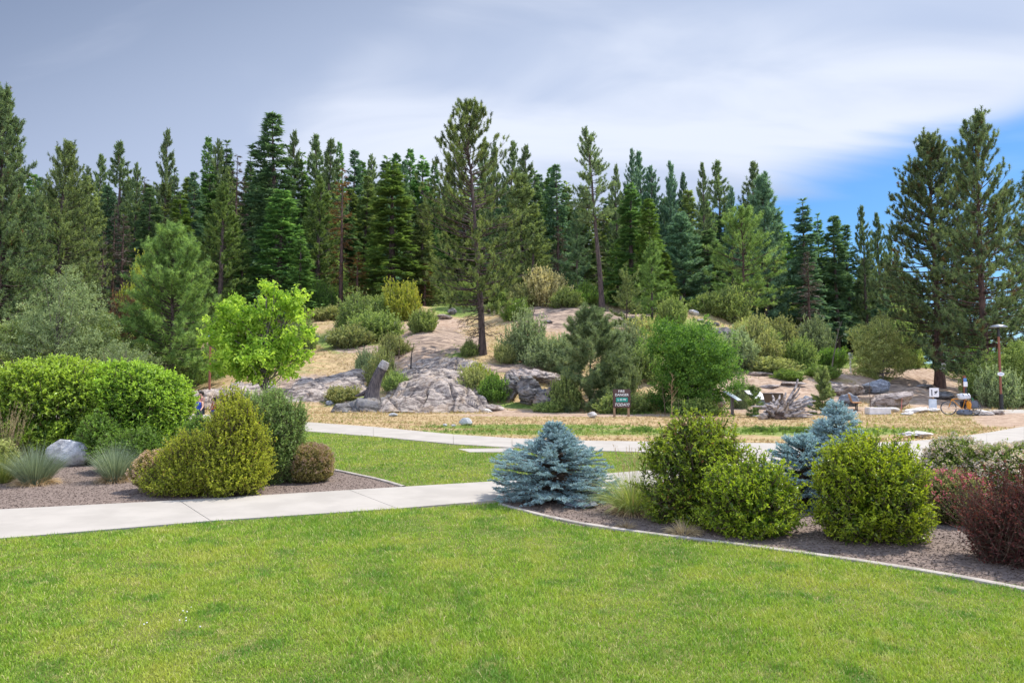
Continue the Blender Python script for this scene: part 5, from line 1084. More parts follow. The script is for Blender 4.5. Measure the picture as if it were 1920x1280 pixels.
rock('pale broad tilted slab beside the grey trail', 1683, 766, 80, 34, 'rockp', 432, depth=1.0, strata=.10, sub=5, rough=.08, name='rock_slab', tilt=(.12, -.32), sink=.2, cat='rock slab')
rock('layered rock ledge left of the tilted slabs', 1590, 742, 70, 22, 'rock', 433, depth=1.0, strata=.12, sub=5, rough=.12, name='rock_slab', sink=.4, cat='rock slab')
rock('low dark rock under the big trail pine', 1738, 728, 30, 9, 'rockd', 434, depth=.8, strata=.05, name='stone', cat='stone')
rock('shaded rock at the right foot of the big trail pine', 1772, 748, 40, 16, 'rockd', 435, depth=.8, strata=.05, name='stone', cat='stone')
rock('dark rocks face of the shaded hollow in the bank', 1366, 660, 90, 50, 'rockd', 436, depth=.6, strata=.2, sub=5, rough=.16, name='cliff_rock', sink=.2)

# ================================================================== OBJECTS
def simple(name, c, rough=.6, metal=0, **k): M[name] = plain(name, c, rough, metal, **k); return M[name]
simple('signbrown', (0.085, 0.045, 0.04), .6, c2=(0.07, 0.037, 0.033)); simple('teal', (0.0, 0.26, 0.21), .5, c2=(0.0, 0.25, 0.2)); simple('white', (0.80, 0.80, 0.79), .5, c2=(0.74, 0.74, 0.73))
simple('postwood', (0.34, 0.22, 0.13), .85, c2=(0.22, 0.14, 0.085), scale=4, stretch=(4, 4, .5)); simple('black', (0.02, 0.02, 0.022), .5); simple('rustpole', (0.26, 0.095, 0.055), .6, c2=(0.21, 0.075, 0.045)); simple('lampgrey', (0.35, 0.37, 0.40), .35, .6)
simple('panel', (0.62, 0.68, 0.74), .3, c2=(0.44, 0.52, 0.60), scale=3); simple('steel', (0.12, 0.11, 0.11), .45, .5); simple('benchwood', (0.48, 0.24, 0.09), .6, c2=(0.34, 0.16, 0.06), scale=6, stretch=(1, 6, 6)); simple('lightblock', (0.74, 0.70, 0.68), .85, c2=(0.6, 0.57, 0.55), scale=3, bump=.2)
simple('drift', (0.46, 0.40, 0.37), .9, c2=(0.12, 0.10, 0.095), scale=5, bump=.8, stretch=(1, 1, 1)); simple('driftdark', (0.14, 0.09, 0.065), .95, c2=(0.05, 0.035, 0.03), scale=6, bump=1)
simple('snagwood', (0.15, 0.125, 0.12), .95, c2=(0.05, 0.045, 0.05), scale=4, bump=.8, stretch=(4, 4, .7)); simple('snagtop', (0.42, 0.40, 0.38), .9, c2=(0.25, 0.23, 0.22), scale=8, bump=.5)
simple('greenpaint', (0.03, 0.22, 0.10), .4); simple('orange', (0.75, 0.30, 0.02), .5); simple('bluecloth', (0.03, 0.08, 0.42), .8); simple('skin', (0.56, 0.32, 0.22), .6, c2=(0.50, 0.28, 0.19)); simple('hair', (0.025, 0.016, 0.012), .7); simple('orangecloth', (0.70, 0.16, 0.05), .8); simple('coral', (0.62, 0.22, 0.18), .8); simple('darkcloth', (0.03, 0.035, 0.05), .8); simple('bagwhite', (0.68, 0.69, 0.74), .7); simple('baggrey', (0.13, 0.15, 0.19), .7); simple('paper', (0.80, 0.79, 0.80), .7, c2=(0.74, 0.73, 0.75)); simple('signblue', (0.10, 0.25, 0.55), .5); simple('ink', (0.03, 0.035, 0.05), .7)
def boxes(name, mat, parent, L, bev=.006):
    bm = bmesh.new()
    for c, s, rot in L:
        r = bmesh.ops.create_cube(bm, size=1); mt = Matrix.Translation(c) @ (Euler(rot).to_matrix().to_4x4() if rot else Matrix()) @ Matrix.Diagonal((*s, 1))
        bmesh.ops.transform(bm, matrix=mt, verts=r['verts'])
    if bev: bmesh.ops.bevel(bm, geom=bm.edges[:], offset=bev, segments=2, affect='EDGES')
    me = bpy.data.meshes.new(name); bm.to_mesh(me); bm.free(); me.materials.append(M[mat]); o = bpy.data.objects.new(name, me); COL.objects.link(o); o.parent = parent; return o
def text(body, size, mat, parent, loc, shear=0, rot=(R(90), 0, 0), bold=.0, name='lettering', sx=1.0, align='CENTER'):
    c = bpy.data.curves.new(name, 'FONT'); c.body = body; c.size = size; c.align_x = align; c.align_y = 'CENTER'; c.shear = shear; c.extrude = .002; c.offset = bold; c.materials.append(M[mat])
    o = bpy.data.objects.new(name, c); COL.objects.link(o); o.parent = parent; o.location = loc; o.rotation_euler = rot; o.scale = (sx, 1, 1)
    dg = bpy.context.evaluated_depsgraph_get(); dg.update(); me = bpy.data.meshes.new_from_object(o.evaluated_get(dg)); o2 = bpy.data.objects.new('lettering', me); COL.objects.link(o2); o2.parent = parent; o2.location = loc; o2.rotation_euler = rot; o2.scale = (sx, 1, 1)
    bpy.data.objects.remove(o); return o2
def spot(px, base, dz=0.0):
    p = hit(px, base) if base < 800 else G(px, base); return p + np.array([0, 0, dz])
# fire danger sign
p = spot(1166, 781); s = p[1] / F
fs = thing('fire_danger_sign', 'brown fire danger sign on two wooden posts reading low today', 'sign', tuple(p), R(4))
W_, H_ = 33.5 * s, 35 * s; z0 = 17 * s
boxes('board', 'signbrown', fs, [((0, 0, z0 + H_ / 2), (W_, .05, H_), None)], .02)
for q in (-.40, .40): boxes('post', 'postwood', fs, [((q * W_, .075, (z0 + H_ * .8) / 2 - .1), (.10, .09, z0 + H_ * .8 + .2), None)], .008)
boxes('danger_plate', 'teal', fs, [((0, -.032, z0 + H_ * .435), (W_ * .66, .014, H_ * .24), None)], .004)
text('FIRE', H_ * .175, 'white', fs, (-W_ * .02, -.027, z0 + H_ * .88), bold=.002, sx=1.1); text('DANGER', H_ * .175, 'white', fs, (0, -.027, z0 + H_ * .69), bold=.002, sx=1.05)
text('L O W', H_ * .145, 'white', fs, (0, -.041, z0 + H_ * .435), bold=.003, sx=1.1); text('TODAY!', H_ * .215, 'white', fs, (-W_ * .01, -.027, z0 + H_ * .165), shear=.28, bold=.002, sx=1.0)
# lamps
def lamp(px, base, top, label, oval=False, headpx=30):
    p = spot(px, base); s = p[1] / F; H = at(px, top, p[1])[2] - p[2]; o = thing('street_lamp', label, 'street lamp', tuple(p), 0)
    g = Geo(); g.tube([(0, 0, -.1), (0, 0, H * .18)], .115, 10); g.tube([(0, 0, 0), (0, 0, .05)], .2, 12); g.build('base', M['black'], o, True)
    g = Geo(); g.tube([(0, 0, H * .18), (0, 0, H * .86)], .068, 10); g.build('pole', M['rustpole'], o, True)
    g = Geo(); g.tube([(0, 0, H * .855), (0, 0, H * .96)], [.085, .06], 10); g.build('neck', M['black'], o, True)
    g = Geo(); r = headpx * s / 2; g.tube([(0, 0, H * .962), (0, 0, H * .972), (0, 0, H * .99), (0, 0, H)], [r * .96, r, r * .62, r * .12], 24); g.build('lamp_shade', M['lampgrey'], o, True)
    return o, p, s, H
lo, lp, ls, lH = lamp(1878, 767, 608, 'rusty red street lamp with flat disc head at the plaza edge', headpx=30)
lamp(392, 757, 628, 'thin rusty lamp pole left of the maple, its head among the leaves', headpx=24)
o = thing('oval_sign', 'small white oval sign fixed to the rusty lamp pole', 'sign', (lp[0] - .02, lp[1] - .09, at(1878, 701, lp[1])[2]))
g = Geo(); a = np.linspace(0, 2 * math.pi, 25)[:-1]; rr = np.stack([np.cos(a) * .21, 0 * a, np.sin(a) * .12], -1); V = np.vstack([rr + [0, -.012, 0], rr + [0, .012, 0], [[0, -.012, 0], [0, .012, 0]]])
g.add(V, [[i, (i + 1) % 24, 24 + (i + 1) % 24, 24 + i] for i in range(24)]); g.F[3].append(np.array([[48, (i + 1) % 24, i] for i in range(24)] + [[49, 24 + i, 24 + (i + 1) % 24] for i in range(24)])); g.build('plate', M['paper'], o)
boxes('stripe', 'signblue', o, [((0, -.015, 0), (.2, .006, .03), None)], 0)
# notice on the pine trunk
pp = spot(1762, 724); zt = at(1761, 687, pp[1])[2]
o = thing('notice_sheet', 'white square notice pinned to the big trail pine trunk', 'sign', (pp[0] - .04, pp[1] - .62, zt)); sp_ = pp[1] / F
boxes('sheet', 'paper', o, [((0, 0, 0), (13 * sp_, .015, 12 * sp_), None)], .003); boxes('print_line', 'baggrey', o, [((0, -.011, -.05 - .07 * k), (9 * sp_, .004, .014), None) for k in range(3)], 0)
# marker post
p = spot(1595, 699); s = p[1] / F; o = thing('marker_post', 'white marker post with small number plate standing on the grassy rise', 'marker post', tuple(p))
boxes('post', 'white', o, [((0, 0, 14 * s), (.11, .09, 28 * s + .3), None)], .01); boxes('plate', 'paper', o, [((0, -.06, 33 * s), (8 * s, .03, 11 * s), None)], .01); boxes('mark', 'signblue', o, [((0, -.08, 33 * s), (3 * s, .01, 5 * s), None)], 0)
# dog sign, lower board
p = spot(1793, 772); p = p + [0, 2.0, 0]; s = p[1] / F; z = lambda y: at(1793, y, p[1])[2] - p[2]
o = thing('leash_sign', 'white pictogram sign of a walker and dog above a lower pale board', 'sign', tuple(p))
boxes('post', 'postwood', o, [((0, .04, z(740) / 2), (.08, .07, z(740) + .2), None)], .005); boxes('board', 'paper', o, [((.05, 0, (z(727) + z(744)) / 2), (18 * s, .03, 17 * s), None)], .02); boxes('lower_board', 'panel', o, [((-.05, 0, (z(746) + z(768)) / 2), (15 * s, .03, 18 * s), None)], .02)
g = Geo(); zc = (z(727) + z(744)) / 2; q = s
for x, zz_, w_, h_ in ((-4.5, 2.2, 1.6, 6), (-4.5, 6, 1.6, 1.6), (-5, -2.8, .8, 4), (-4, -2.8, .8, 4), (3, 2.6, 6, 1.8), (3, .8, 2.4, 3), (1, -1, 1, 2), (5.2, 4, 1.6, 1.6)): g.box((x * q + .05, -.02, zc + (zz_ - 1.5) * q), (w_ * q, .006, h_ * q))
g.build('pictogram', M['ink'], o)
# sticker covered post
p = spot(1835, 768); p = p + [0, 1.2, 0]; s = p[1] / F; z = lambda y: at(1835, y, p[1])[2] - p[2]
o = thing('sticker_post', 'short square post with blue and white plates and dark stickers', 'sign post', tuple(p)); boxes('post', 'rustpole', o, [((0, 0, z(704) / 2 - .1), (.15, .12, z(704) + .2), None)], .008)
boxes('blue_plate', 'signblue', o, [((0, -.07, z(712)), (6 * s, .02, 6.5 * s), None)], .004); boxes('white_plate', 'paper', o, [((0.01, -.08, z(720)), (7.5 * s, .02, 9 * s), None)], .004); boxes('stickers', 'ink', o, [((.03, -.07, z(735)), (4 * s, .015, 17 * s), (0, R(3), 0))], 0)
# interpretive boards
def iboard(px, base, label, rz, w_=1.25, face='panel', hz=1.0, legs=3):
    p = spot(px, base); o = thing('information_board', label, 'information board', tuple(p), rz)
    for k in range(legs): boxes('leg', 'steel', o, [(((k - (legs - 1) / 2) * .26, .02, .45 * hz), (.075, .055, .9 * hz + .1), None)], .006)
    boxes('frame', 'steel', o, [((0, 0, .98 * hz), (w_, .86, .035), (R(33), 0, 0))], .006); boxes('panel', face, o, [((0, -.014, .98 * hz + .023), (w_ * .95, .80, .012), (R(33), 0, 0))], .003); return o
iboard(1374, 779, 'tilted board with pale blue picture panel, nearest the leafy tree', R(62), w_=1.15); iboard(1418, 776, 'tilted board with plain white face behind the pale pine sapling', R(20), w_=.95, face='paper', legs=2); iboard(1452, 779, 'tilted board with dark underside in front of the driftwood root', R(150), w_=.95, legs=1, hz=.9)
# bench
p = spot(1606, 768); o = thing('park_bench', 'small wooden bench on dark metal legs in front of the blue-grey boulder', 'bench', tuple(p), R(68))
g = Geo()
for k in range(4): g.box((0, -.19 + k * .125, .43), (1.35, .105, .035))
g.build('seat', M['benchwood'], o); g = Geo()
for k in range(4): g.box((0, .27 + k * .035, .53 + k * .115), (1.35, .03, .10), (R(-14), 0, 0))
g.build('backrest', M['benchwood'], o)
for q in (-.45, .45): boxes('leg', 'black', o, [((q, 0, .2), (.05, .06, .44), None), ((q, .02, .405), (.05, .5, .03), None), ((q, .30, .62), (.045, .03, .5), (R(-14), 0, 0)), ((q, 0, 0), (.06, .4, .03), None)], 0)
# white block
p = spot(1646, 776); s = p[1] / F; o = boxes('stone_block', 'lightblock', None, [((0, 0, 6.2 * s), (40 * s, .55, 13 * s), None)], .03); o.location = tuple(p); o.rotation_euler = (0, 0, R(-3)); tag(o, 'long white cut stone block right of the bench', 'stone block')
# weathered post on the bank, reflector stakes, saplings
p = spot(1277, 584); s = p[1] / F; g = Geo(); g.tube([(0, 0, -.3), (.03, 0, 15 * s), (.02, 0, 29 * s)], [.17, .15, .11], 8); o = g.build('wooden_post', M['snagwood'], smooth=True); o.location = tuple(p); tag(o, 'dark weathered post standing on top of the right bank', 'post')
def sapling(px, base, top, label, seed, leaf=None, lean=0, mat='twig', r0=.022, nb=12, spread=.4):
    p = spot(px, base); H = at(px, top, p[1])[2] - p[2]; rng = rng_(seed); g, f = Geo(), Geo(); TP = trunk_path(H, (lean, 0), rng, wig=.03); g.tube(TP, np.linspace(r0, r0 * .25, len(TP)), 5)
    h = rng.uniform(.3, .97, nb) * H; a = rng.uniform(0, 6.28, nb); D = norm(np.stack([np.cos(a), np.sin(a), 1.1 + 0 * a], -1)); P = limbs(g, tr_at(TP, h), D, spread * H * rng.uniform(.3, 1, nb) * (1.15 - h / H), 0 * h + r0 * .4, rng, n=5, wig=.1)
    Q, T = along(P, rng.uniform(.4, 1, (nb, 4))); Q, T = Q.reshape(-1, 3), T.reshape(-1, 3); limbs(g, Q, norm(T + rdir(rng, len(Q)) * .6), .09 * H * rng.uniform(.4, 1, len(Q)), 0 * Q[:, 0] + r0 * .2, rng, n=3, sides=3)
    o = thing('bare_sapling', label, 'sapling', tuple(p)); g.build('branches', M[mat], o, True)
    if leaf:
        Q = np.repeat(Q, 12, 0) + rng.normal(size=(len(Q) * 12, 3)) * .14; f.leaves(Q, rdir(rng, len(Q)), rdir(rng, len(Q)), .09 + 0 * Q[:, 0], .05, rng.random(len(Q)) * .94, ); f.build('foliage', M[leaf], o)
    return o
sapling(1260, 785, 700, 'thin dry bare sapling standing in front of the leafy tree', 501, nb=16, mat='postwood'); sapling(1247, 780, 720, 'second thinner bare sapling beside the dry one', 502, nb=10); sapling(770, 693, 644, 'crooked dead black sapling above the leaning snag', 503, mat='black', r0=.06, nb=4, lean=.1, spread=.3)
sapling(748, 672, 628, 'thin dark little tree left of the crooked dead sapling', 504, leaf='olive', r0=.06, nb=8); sapling(1000, 640, 575, 'leafless twiggy grey shrub stems above the sage bush', 505, mat='bark_grey', r0=.05, nb=18, spread=.5); sapling(1632, 772, 715, 'slim bare sapling over the white stone block', 506, nb=6, r0=.03); sapling(1690, 772, 745, 'short red and white striped stake by the tilted slab', 507, mat='coral', nb=1, r0=.035, spread=.05)
sapling(1560, 690, 600, 'pale fallen forked branch stub at the wood edge', 508, mat='bark_grey', r0=.08, nb=5, lean=.25)
# leaning snag
p = spot(700, 758); s = p[1] / F; k = lambda x, y: ((x - 700) * s, 0, at(x, y, p[1])[2] - p[2])
o = thing('leaning_snag', 'dark leaning broken tree trunk with pale sawn top on the rocks', 'tree stump', tuple(p - np.array([0, .6, 0])))
rng = rng_(6); V_ = np.array([k(700, 752), k(702, 735), k(707, 718), k(713, 702), k(720, 690)]); g = Geo(); g.tube(V_, np.array([17, 13, 10.5, 9.5, 9]) * s, 14)
g.tube([k(704, 735), k(694, 733), k(684, 738), k(672, 742)], np.array([7, 5.5, 4, 1.5]) * s, 8); g.tube([k(706, 738), k(712, 750), k(716, 760)], np.array([7, 5, 2]) * s, 8)
gg = np.concatenate(g.V); gg = gg + (.05 * fbm(gg * [6, 6, 1.5], 3, 3))[:, None] * norm(gg * [1, 1, 0] + 1e-4); g.V = [gg.astype(np.float32)]; g.build('trunk', M['snagwood'], o, True)
g = Geo(); g.tube([k(719.5, 691), k(724, 682), k(726, 678)], np.array([9.3, 8.6, 7.0]) * s, 14); g.build('broken_top', M['snagtop'], o, True)
# driftwood root
p = spot(1474, 784); s = p[1] / F; o = thing('driftwood_root', 'big bleached driftwood root wad with curling roots on the gravel', 'driftwood', tuple(p))
rng = rng_(9); g = Geo(); c0 = np.array([-22 * s, 0, 9 * s])
for i in range(84):
    a = rng.uniform(-.1, 1.75) if i < 66 else rng.uniform(1.5, 2.6); L = rng.uniform(22, 40) * s * (1.0 if a < 1.3 else .75) * (.6 if a > 1.6 else 1); el = rng.uniform(-.75, .75)
    d = np.array([math.cos(a) * math.cos(el), math.sin(el), math.sin(a) * math.cos(el)]); t = np.linspace(0, 1, 8)[:, None]; P = c0 + rng.uniform(-1, 1, 3) * [13 * s, 16 * s, 8 * s] + [4 * s, 0, 2 * s] + d * L * t
    bend = rng.normal(size=3) * L * .42; P = P + bend * t ** 2 + rng.normal(size=(8, 3)) * L * .02; P[:, 2] = np.maximum(P[:, 2], .05)
    P = c0 + (P - c0) * np.array([1.32, 1, .70]); g.tube(P, np.linspace(rng.uniform(3.2, 6.0), rng.uniform(.8, 1.9), 8) * s, 7)
g.build('roots', M['drift'], o, True); g = Geo(); V, Fc = ICO[4]; Q = V * np.array([19, 22, 13]) * s; Q = Q + norm(V) * (.1 * fbm(V * 3.5, 4, 2))[:, None]; g.add(Q + c0 + [2 * s, 0, -2 * s], Fc); g.build('root_core', M['driftdark'], o, True)

# bicycles
def bicycle(label, p, rz, mats=('baggrey', 'black'), lean=.12, frame='orange'):
    o = thing('bicycle', label, 'bicycle', tuple(p), rot=(lean, 0, rz), group='loaded touring bicycles at the trailhead')
    for x in (-.52, .52):
        wv = bpy.data.objects.new('wheel', None); COL.objects.link(wv); wv.parent = o; wv.location = (x, 0, .35)
        a = np.linspace(0, 2 * math.pi, 33); g = Geo(); g.tube(np.stack([np.cos(a) * .335, 0 * a, np.sin(a) * .335], -1), .020, 8, cap=False); g.build('tyre', M['black'], wv, True)
        g = Geo(); g.tube(np.stack([np.cos(a) * .31, 0 * a, np.sin(a) * .31], -1), .010, 6, cap=False)
        for q in np.linspace(0, math.pi, 11)[:-1]: g.tube([(math.cos(q) * .31, 0, math.sin(q) * .31), (-math.cos(q) * .31, 0, -math.sin(q) * .31)], .0022, 3)
        g.tube([(0, -.04, 0), (0, .04, 0)], .02, 8); g.build('rim', M['lampgrey'], wv, True)
    g = Geo(); A_, B_, C_, D_, E_ = (-.52, 0, .35), (-.08, 0, .29), (-.22, 0, .86), (.36, 0, .80), (.52, 0, .35)
    for q in ((B_, C_), (C_, D_), (B_, D_), (A_, B_), (A_, C_), (D_, E_)): g.tube(list(q), .018, 8)
    g.build('frame', M[frame], o, True); g = Geo(); g.tube([(.36, 0, .8), (.34, 0, .95)], .015, 6); g.tube([(.42, -.25, .95), (.36, -.08, .97), (.36, .08, .97), (.42, .25, .95)], .014, 6); g.build('handlebar', M['black'], o, True)
    g = Geo(); g.box((-.25, 0, .93), (.26, .14, .05), taper=.7); g.tube([(-.22, 0, .84), (-.24, 0, .92)], .013, 6); g.build('saddle', M['black'], o); g = Geo()
    g.box((-.52, 0, .72), (.4, .1, .015)); [g.tube([(-.52, y, .36), (-.62, y, .72)], .006, 4) for y in (-.06, .06)]; g.build('rack', M['black'], o)
    for y in (-.15, .15): boxes('pannier', mats[0], o, [((-.56, y, .53), (.34, .16, .36), None)], .04)
    return o
b1 = spot(1797, 777); b1[1] -= .2; bicycle('loaded touring bicycle with grey panniers turned away from the view', b1, R(150)); b2 = spot(1826, 776); b2[1] += .1; bicycle('second touring bicycle with green frame leaning on the loaded one', b2, R(35), mats=('darkcloth', 'black'), frame='greenpaint', lean=-.12)
def bag(label, p, size, mat, seed, name='bag'):
    V, Fc = ICO[3]; P = np.sign(V) * np.abs(V) ** .65; P = P * np.array(size) / 2; P = P + norm(V) * (.05 * fbm(V * 2.5, 3, seed))[:, None]; g = Geo(); g.add(P, Fc); o = thing(name, label, 'bag', tuple(p)); g.build('body', M[mat], o, True)
    g = Geo(); [g.tube([(x, size[1] * .55 * math.cos(t), size[2] * .55 * math.sin(t)) for t in np.linspace(.2, 2.9, 9)], .014, 5) for x in (-size[0] * .22, size[0] * .22)]; g.build('strap', M['black'], o, True); return o
q = lambda px, py, Y: at(px, py, Y)
bag('pale rolled bundle heaped on top of the first bicycle rack', q(1807, 743, b1[1]), (.62, .36, .3), 'bagwhite', 1); bag('bright orange dry bag strapped between the two bicycles', q(1817, 759, b1[1] - .35), (.15, .15, .45), 'orange', 2); bag('dark grey bag resting on the ground under the bicycles', q(1808, 773, b1[1] - .3), (.7, .4, .28), 'baggrey', 3); bag('small green bag beside the orange dry bag', q(1826, 760, b1[1] - .2), (.18, .2, .3), 'greenpaint', 4)

# people half hidden behind the golden shrub
def person(label, p, H, rz, skirt, hair, pose, seed, topc='coral'):
    o = thing('person', label, 'person', tuple(p), rz); k = H / 1.7
    J = {'pel': (0, 0, .92), 'wst': (0, 0, 1.08), 'chs': (0, .01, 1.30), 'nk': (0, 0, 1.46), 'hd': (0, -.02, 1.56), 'top': (0, -.01, 1.66)}
    for sgn, n in ((-1, 'l'), (1, 'r')):
        J.update({n + 'sh': (sgn * .17, 0, 1.40), n + 'el': (sgn * .24, pose[0] * .5, 1.14), n + 'wr': (sgn * .20, pose[0] - .02, 1.14 - .24 + pose[1]), n + 'hn': (sgn * .19, pose[0] * 1.15 - .04, 1.14 - .32 + pose[1] * 1.2), n + 'hp': (sgn * .09, 0, .88), n + 'kn': (sgn * .10, -.04 - pose[2], .48), n + 'an': (sgn * .10, .02, .08), n + 'ft': (sgn * .11, -.15, .03)})
    Rd = {'pel': .125, 'wst': .10, 'chs': .125, 'nk': .05, 'hd': .095, 'top': .075, 'sh': .06, 'el': .04, 'wr': .028, 'hn': .035, 'hp': .09, 'kn': .055, 'an': .038, 'ft': .03}
    names = list(J); E = [('pel', 'wst'), ('wst', 'chs'), ('chs', 'nk'), ('nk', 'hd'), ('hd', 'top')] + [e for n in 'lr' for e in ((('chs', n + 'sh'), (n + 'sh', n + 'el'), (n + 'el', n + 'wr'), (n + 'wr', n + 'hn'), ('pel', n + 'hp'), (n + 'hp', n + 'kn'), (n + 'kn', n + 'an'), (n + 'an', n + 'ft')))]
    me = bpy.data.meshes.new('body'); me.from_pydata([tuple(c * k for c in J[n]) for n in names], [(names.index(a), names.index(b)) for a, b in E], []); me.materials.append(M['skin'])
    b = bpy.data.objects.new('body', me); COL.objects.link(b); b.parent = o; m = b.modifiers.new('s', 'SKIN'); b.modifiers.new('u', 'SUBSURF').levels = 2; b.modifiers[-1].render_levels = 2
    for i, n in enumerate(names): r_ = Rd.get(n, Rd.get(n[1:], .05)) * k; me.skin_vertices[0].data[i].radius = (r_, r_ * .9)
    me.skin_vertices[0].data[0].use_root = True
    def shell(name, mat, zs, rs, open_=True):
        g = Geo(); n = 20; a = np.arange(n) * 2 * math.pi / n; V = np.stack([np.stack([np.cos(a) * r[0], np.sin(a) * r[1], 0 * a + z_], -1) for z_, r in zip(zs, rs)]) * k; V = V + [0, 0, 0]
        i = np.arange(len(zs) - 1)[:, None] * n; j = np.arange(n)[None]; g.add(V.reshape(-1, 3), np.stack([i + j, i + (j + 1) % n, i + n + (j + 1) % n, i + n + j], -1).reshape(-1, 4)); g.build(name, M[mat], o, True)
    shell('top', topc, [.95, 1.08, 1.22, 1.34, 1.40], [(.155, .135), (.125, .115), (.15, .135), (.165, .13), (.12, .10)]); shell('shorts', skirt, [.62, .8, .96, 1.0], [(.20, .15), (.19, .15), (.165, .145), (.15, .135)])
    g = Geo(); V, Fc = ICO[3]; Q = V * [.108, .118, .125]; Q = Q[:, :]; Q[:, 1] += np.where(Q[:, 2] < .02, .035, .015); g.add((Q + [0, 0, 1.615]) * k, Fc); g.build('hair', M[hair], o, True)
    g = Geo(); V2, F2 = ICO[2]
    for x in (-.035, .035): g.add((V2 * .012 + [x, -.112, 1.585]) * k, F2)
    g.build('eyes', M['hair'], o); g = Geo(); g.add((V2 * [.012, .022, .02] + [0, -.118, 1.555]) * k, F2); g.add((V2 * [.028, .01, .007] + [0, -.108, 1.52]) * k, F2); g.build('face', M['coral'], o)
    return o
def pspot(px, Z): return np.array([(px - 960) / F * Z, Z, 0.0])
P1 = pspot(379, 25.5); person('dark-haired woman with bare shoulders leaning over a child on the path', P1, (at(379, 733, 25.5)[2]) / 1.01, R(-20), 'darkcloth', 'hair', (-.25, .15, 0), 1, 'coral')
P2 = pspot(375, 24.8); person('child in a blue top in front of the dark-haired woman', P2, (at(375, 742, 24.8)[2]) / 1.01, R(10), 'darkcloth', 'hair', (-.3, .12, .1), 2, 'bluecloth')
P3 = pspot(403, 25.8); person('child in an orange top near the lamp pole', P3, (at(403, 745, 25.8)[2]) / 1.01, R(-60), 'bluecloth', 'hair', (-.2, .1, 0), 3, 'orangecloth')

# ================================================================== SMALL GROUND COVER
def scatter_tufts(name, n, seed, mat, label, accept, ymin, ymax, h, bl=7, wd=.02, spread=.8):
    rng = rng_(seed); y = ymin * (ymax / ymin) ** rng.random(n); x = (rng.random(n) * 2 - 1) * (y * .82 + 2); z = height(x, y); k = accept(x, y, z, rng); x, y, z = x[k], y[k], z[k]; m = len(x)
    s = (y / ymin) ** .35; a = rng.uniform(0, 6.28, (m, bl)); tl = rng.uniform(.1, spread, (m, bl)); L = (h * s * rng.uniform(.5, 1.4, m))[:, None] * rng.uniform(.6, 1.1, (m, bl))
    D = np.stack([np.cos(a) * np.sin(tl), np.sin(a) * np.sin(tl), np.cos(tl)], -1); B = np.stack([x, y, z - .01], -1)[:, None] + np.stack([np.cos(a), np.sin(a), 0 * a], -1) * (.3 * h * s)[:, None, None] * rng.random((m, bl, 1))
    g = Geo(); v = np.clip(np.repeat(rng.random(m), bl) * .7 + rng.random(m * bl) * .3, 0, 1); g.needles(B.reshape(-1, 3), D.reshape(-1, 3), L.ravel(), np.repeat(wd * s, bl), v, rng)
    return tag(g.build(name, M[mat]), label, 'grass', kind='stuff')
FU = poly_px(FARU)
def beyond(x, y): return y > np.interp(x / y, [a / b for a, b in FU], [b for a, b in FU]) + .15
def acc_dry(x, y, z, r):
    rk, di, gr, fo = zones(x, y, z); return beyond(x, y) & (np.maximum.reduce([rk, di]) < .42 + r.normal(size=len(x)) * .06) & (gr < .5) & (fo < .6)
def acc_gr(x, y, z, r):
    rk, di, gr, fo = zones(x, y, z); return beyond(x, y) & (gr > .45 + r.normal(size=len(x)) * .08)
def acc_fo(x, y, z, r):
    rk, di, gr, fo = zones(x, y, z); return fo > .5
def acc_mix(x, y, z, r):
    rk, di, gr, fo = zones(x, y, z); return beyond(x, y) & (np.maximum(rk, di) < .45) & (fbm(np.stack([x * .25, y * .5, 0 * x], -1), 3, 4) > .15)
scatter_tufts('dry_grass', 46000, 601, 'dry', 'short tan dry grass covering the field and slope', acc_dry, 19, 80, .075, wd=.012)
scatter_tufts('dry_grass', 9000, 602, 'dry', 'taller tan grass tufts over the hillside', lambda x, y, z, r: acc_dry(x, y, z, r) & (y > 36), 36, 80, .24, wd=.022)
scatter_tufts('wild_grass', 16000, 603, 'mixgrass', 'olive grass patches among the dry grass', acc_mix, 21, 78, .10, wd=.014)
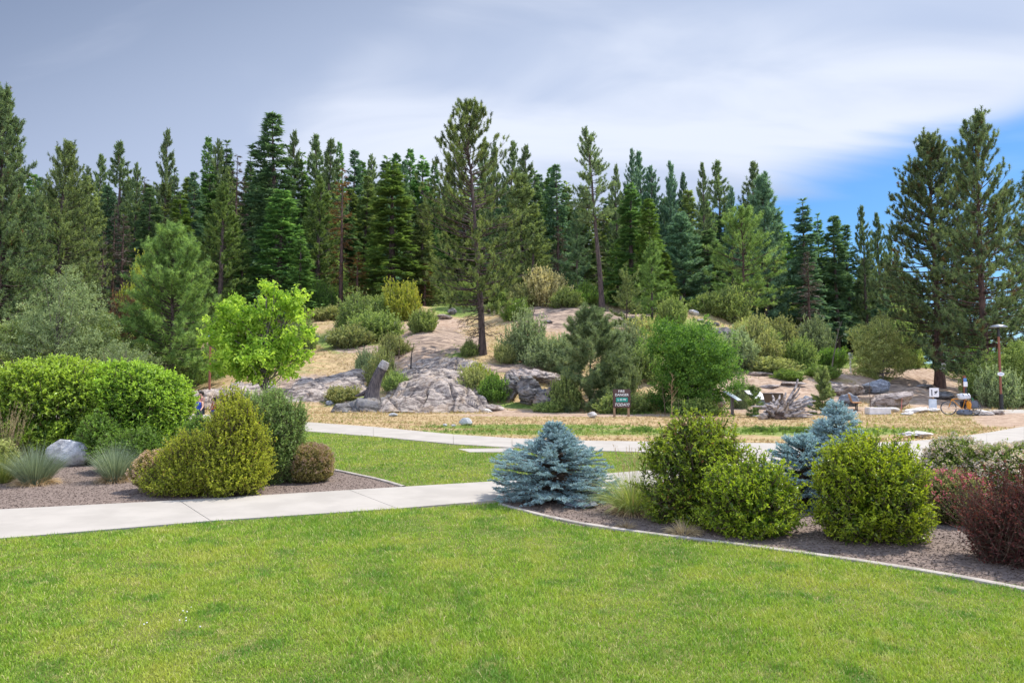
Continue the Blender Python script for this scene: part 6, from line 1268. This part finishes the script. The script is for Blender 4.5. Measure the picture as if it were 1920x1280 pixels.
scatter_tufts('green_grass', 24000, 604, 'greengrass', 'green weedy grass along the path verge and hollows', acc_gr, 22, 90, .12, wd=.018)
scatter_tufts('undergrowth', 12000, 605, 'brush', 'leafy undergrowth on the forest floor', acc_fo, 44, 120, .5, bl=9, wd=.09, spread=1.1)
def chips(poly, n, seed, ymin, ymax, mat, label, name='bark_mulch', sz=.022):
    rng = rng_(seed); y = ymin * (ymax / ymin) ** rng.random(n); x = (rng.random(n) * 2 - 1) * (y * .82 + 1); k = inside(poly, x, y); x, y = x[k], y[k]; m = len(x); g = Geo()
    g.leaves(np.stack([x, y, np.full(m, .008)], -1), norm(rng.normal(size=(m, 3)) * [1, 1, .25]), np.tile([0, 0, 1.], (m, 1)) + rng.normal(size=(m, 3)) * .5, sz * rng.uniform(.5, 1.6, m) * (y / ymin) ** .4, sz * .45 * (y / ymin) ** .4, rng.random(m) * .94)
    return tag(g.build(name, mat), label, 'mulch', kind='stuff')
mm_ = leaf_mat('mulch_chips', (0.075, 0.054, 0.044), (0.28, 0.215, 0.175), (0.48, 0.38, 0.30), trans=.0, rough=.9)
BR = poly_px([p for p in CURB_R] + [(2700, 850), (1920, 836), (1780, 856), (1690, 874), (1540, 888), (1500, 902), (1290, 902), (1180, 917), (1010, 938), (950, 942)])
BL = poly_px([(-290, 971.5), (5, 957), (335, 939.5), (655, 920), (752, 914.5)] + CURB_L[::-1][1:] + [(520, 845), (470, 815), (-290, 815)])
chips(BR, 120000, 701, 4.5, 16, mm_, 'brown bark mulch chips of the bed beside the lawn'); chips(BL, 120000, 702, 8, 20, mm_, 'brown bark mulch chips of the bed under the hedge')
# clover heads in the lawn
rng = rng_(77); o = thing('clover_patch', 'small patch of white clover heads in the lawn', 'clover', tuple(G(335, 1165))); g = Geo(); st = Geo(); V, Fc = ICO[2]
for i in range(9):
    c = np.array([rng.normal() * .09, rng.normal() * .12, .035]); g.add(V * .005 + c, Fc, .5); st.tube([(c[0], c[1], 0), tuple(c)], .001, 3)
tag(g.build('blossoms', M['white'], o, True), kind='stuff'); tag(st.build('leaves', M['greengrass'], o), kind='stuff')
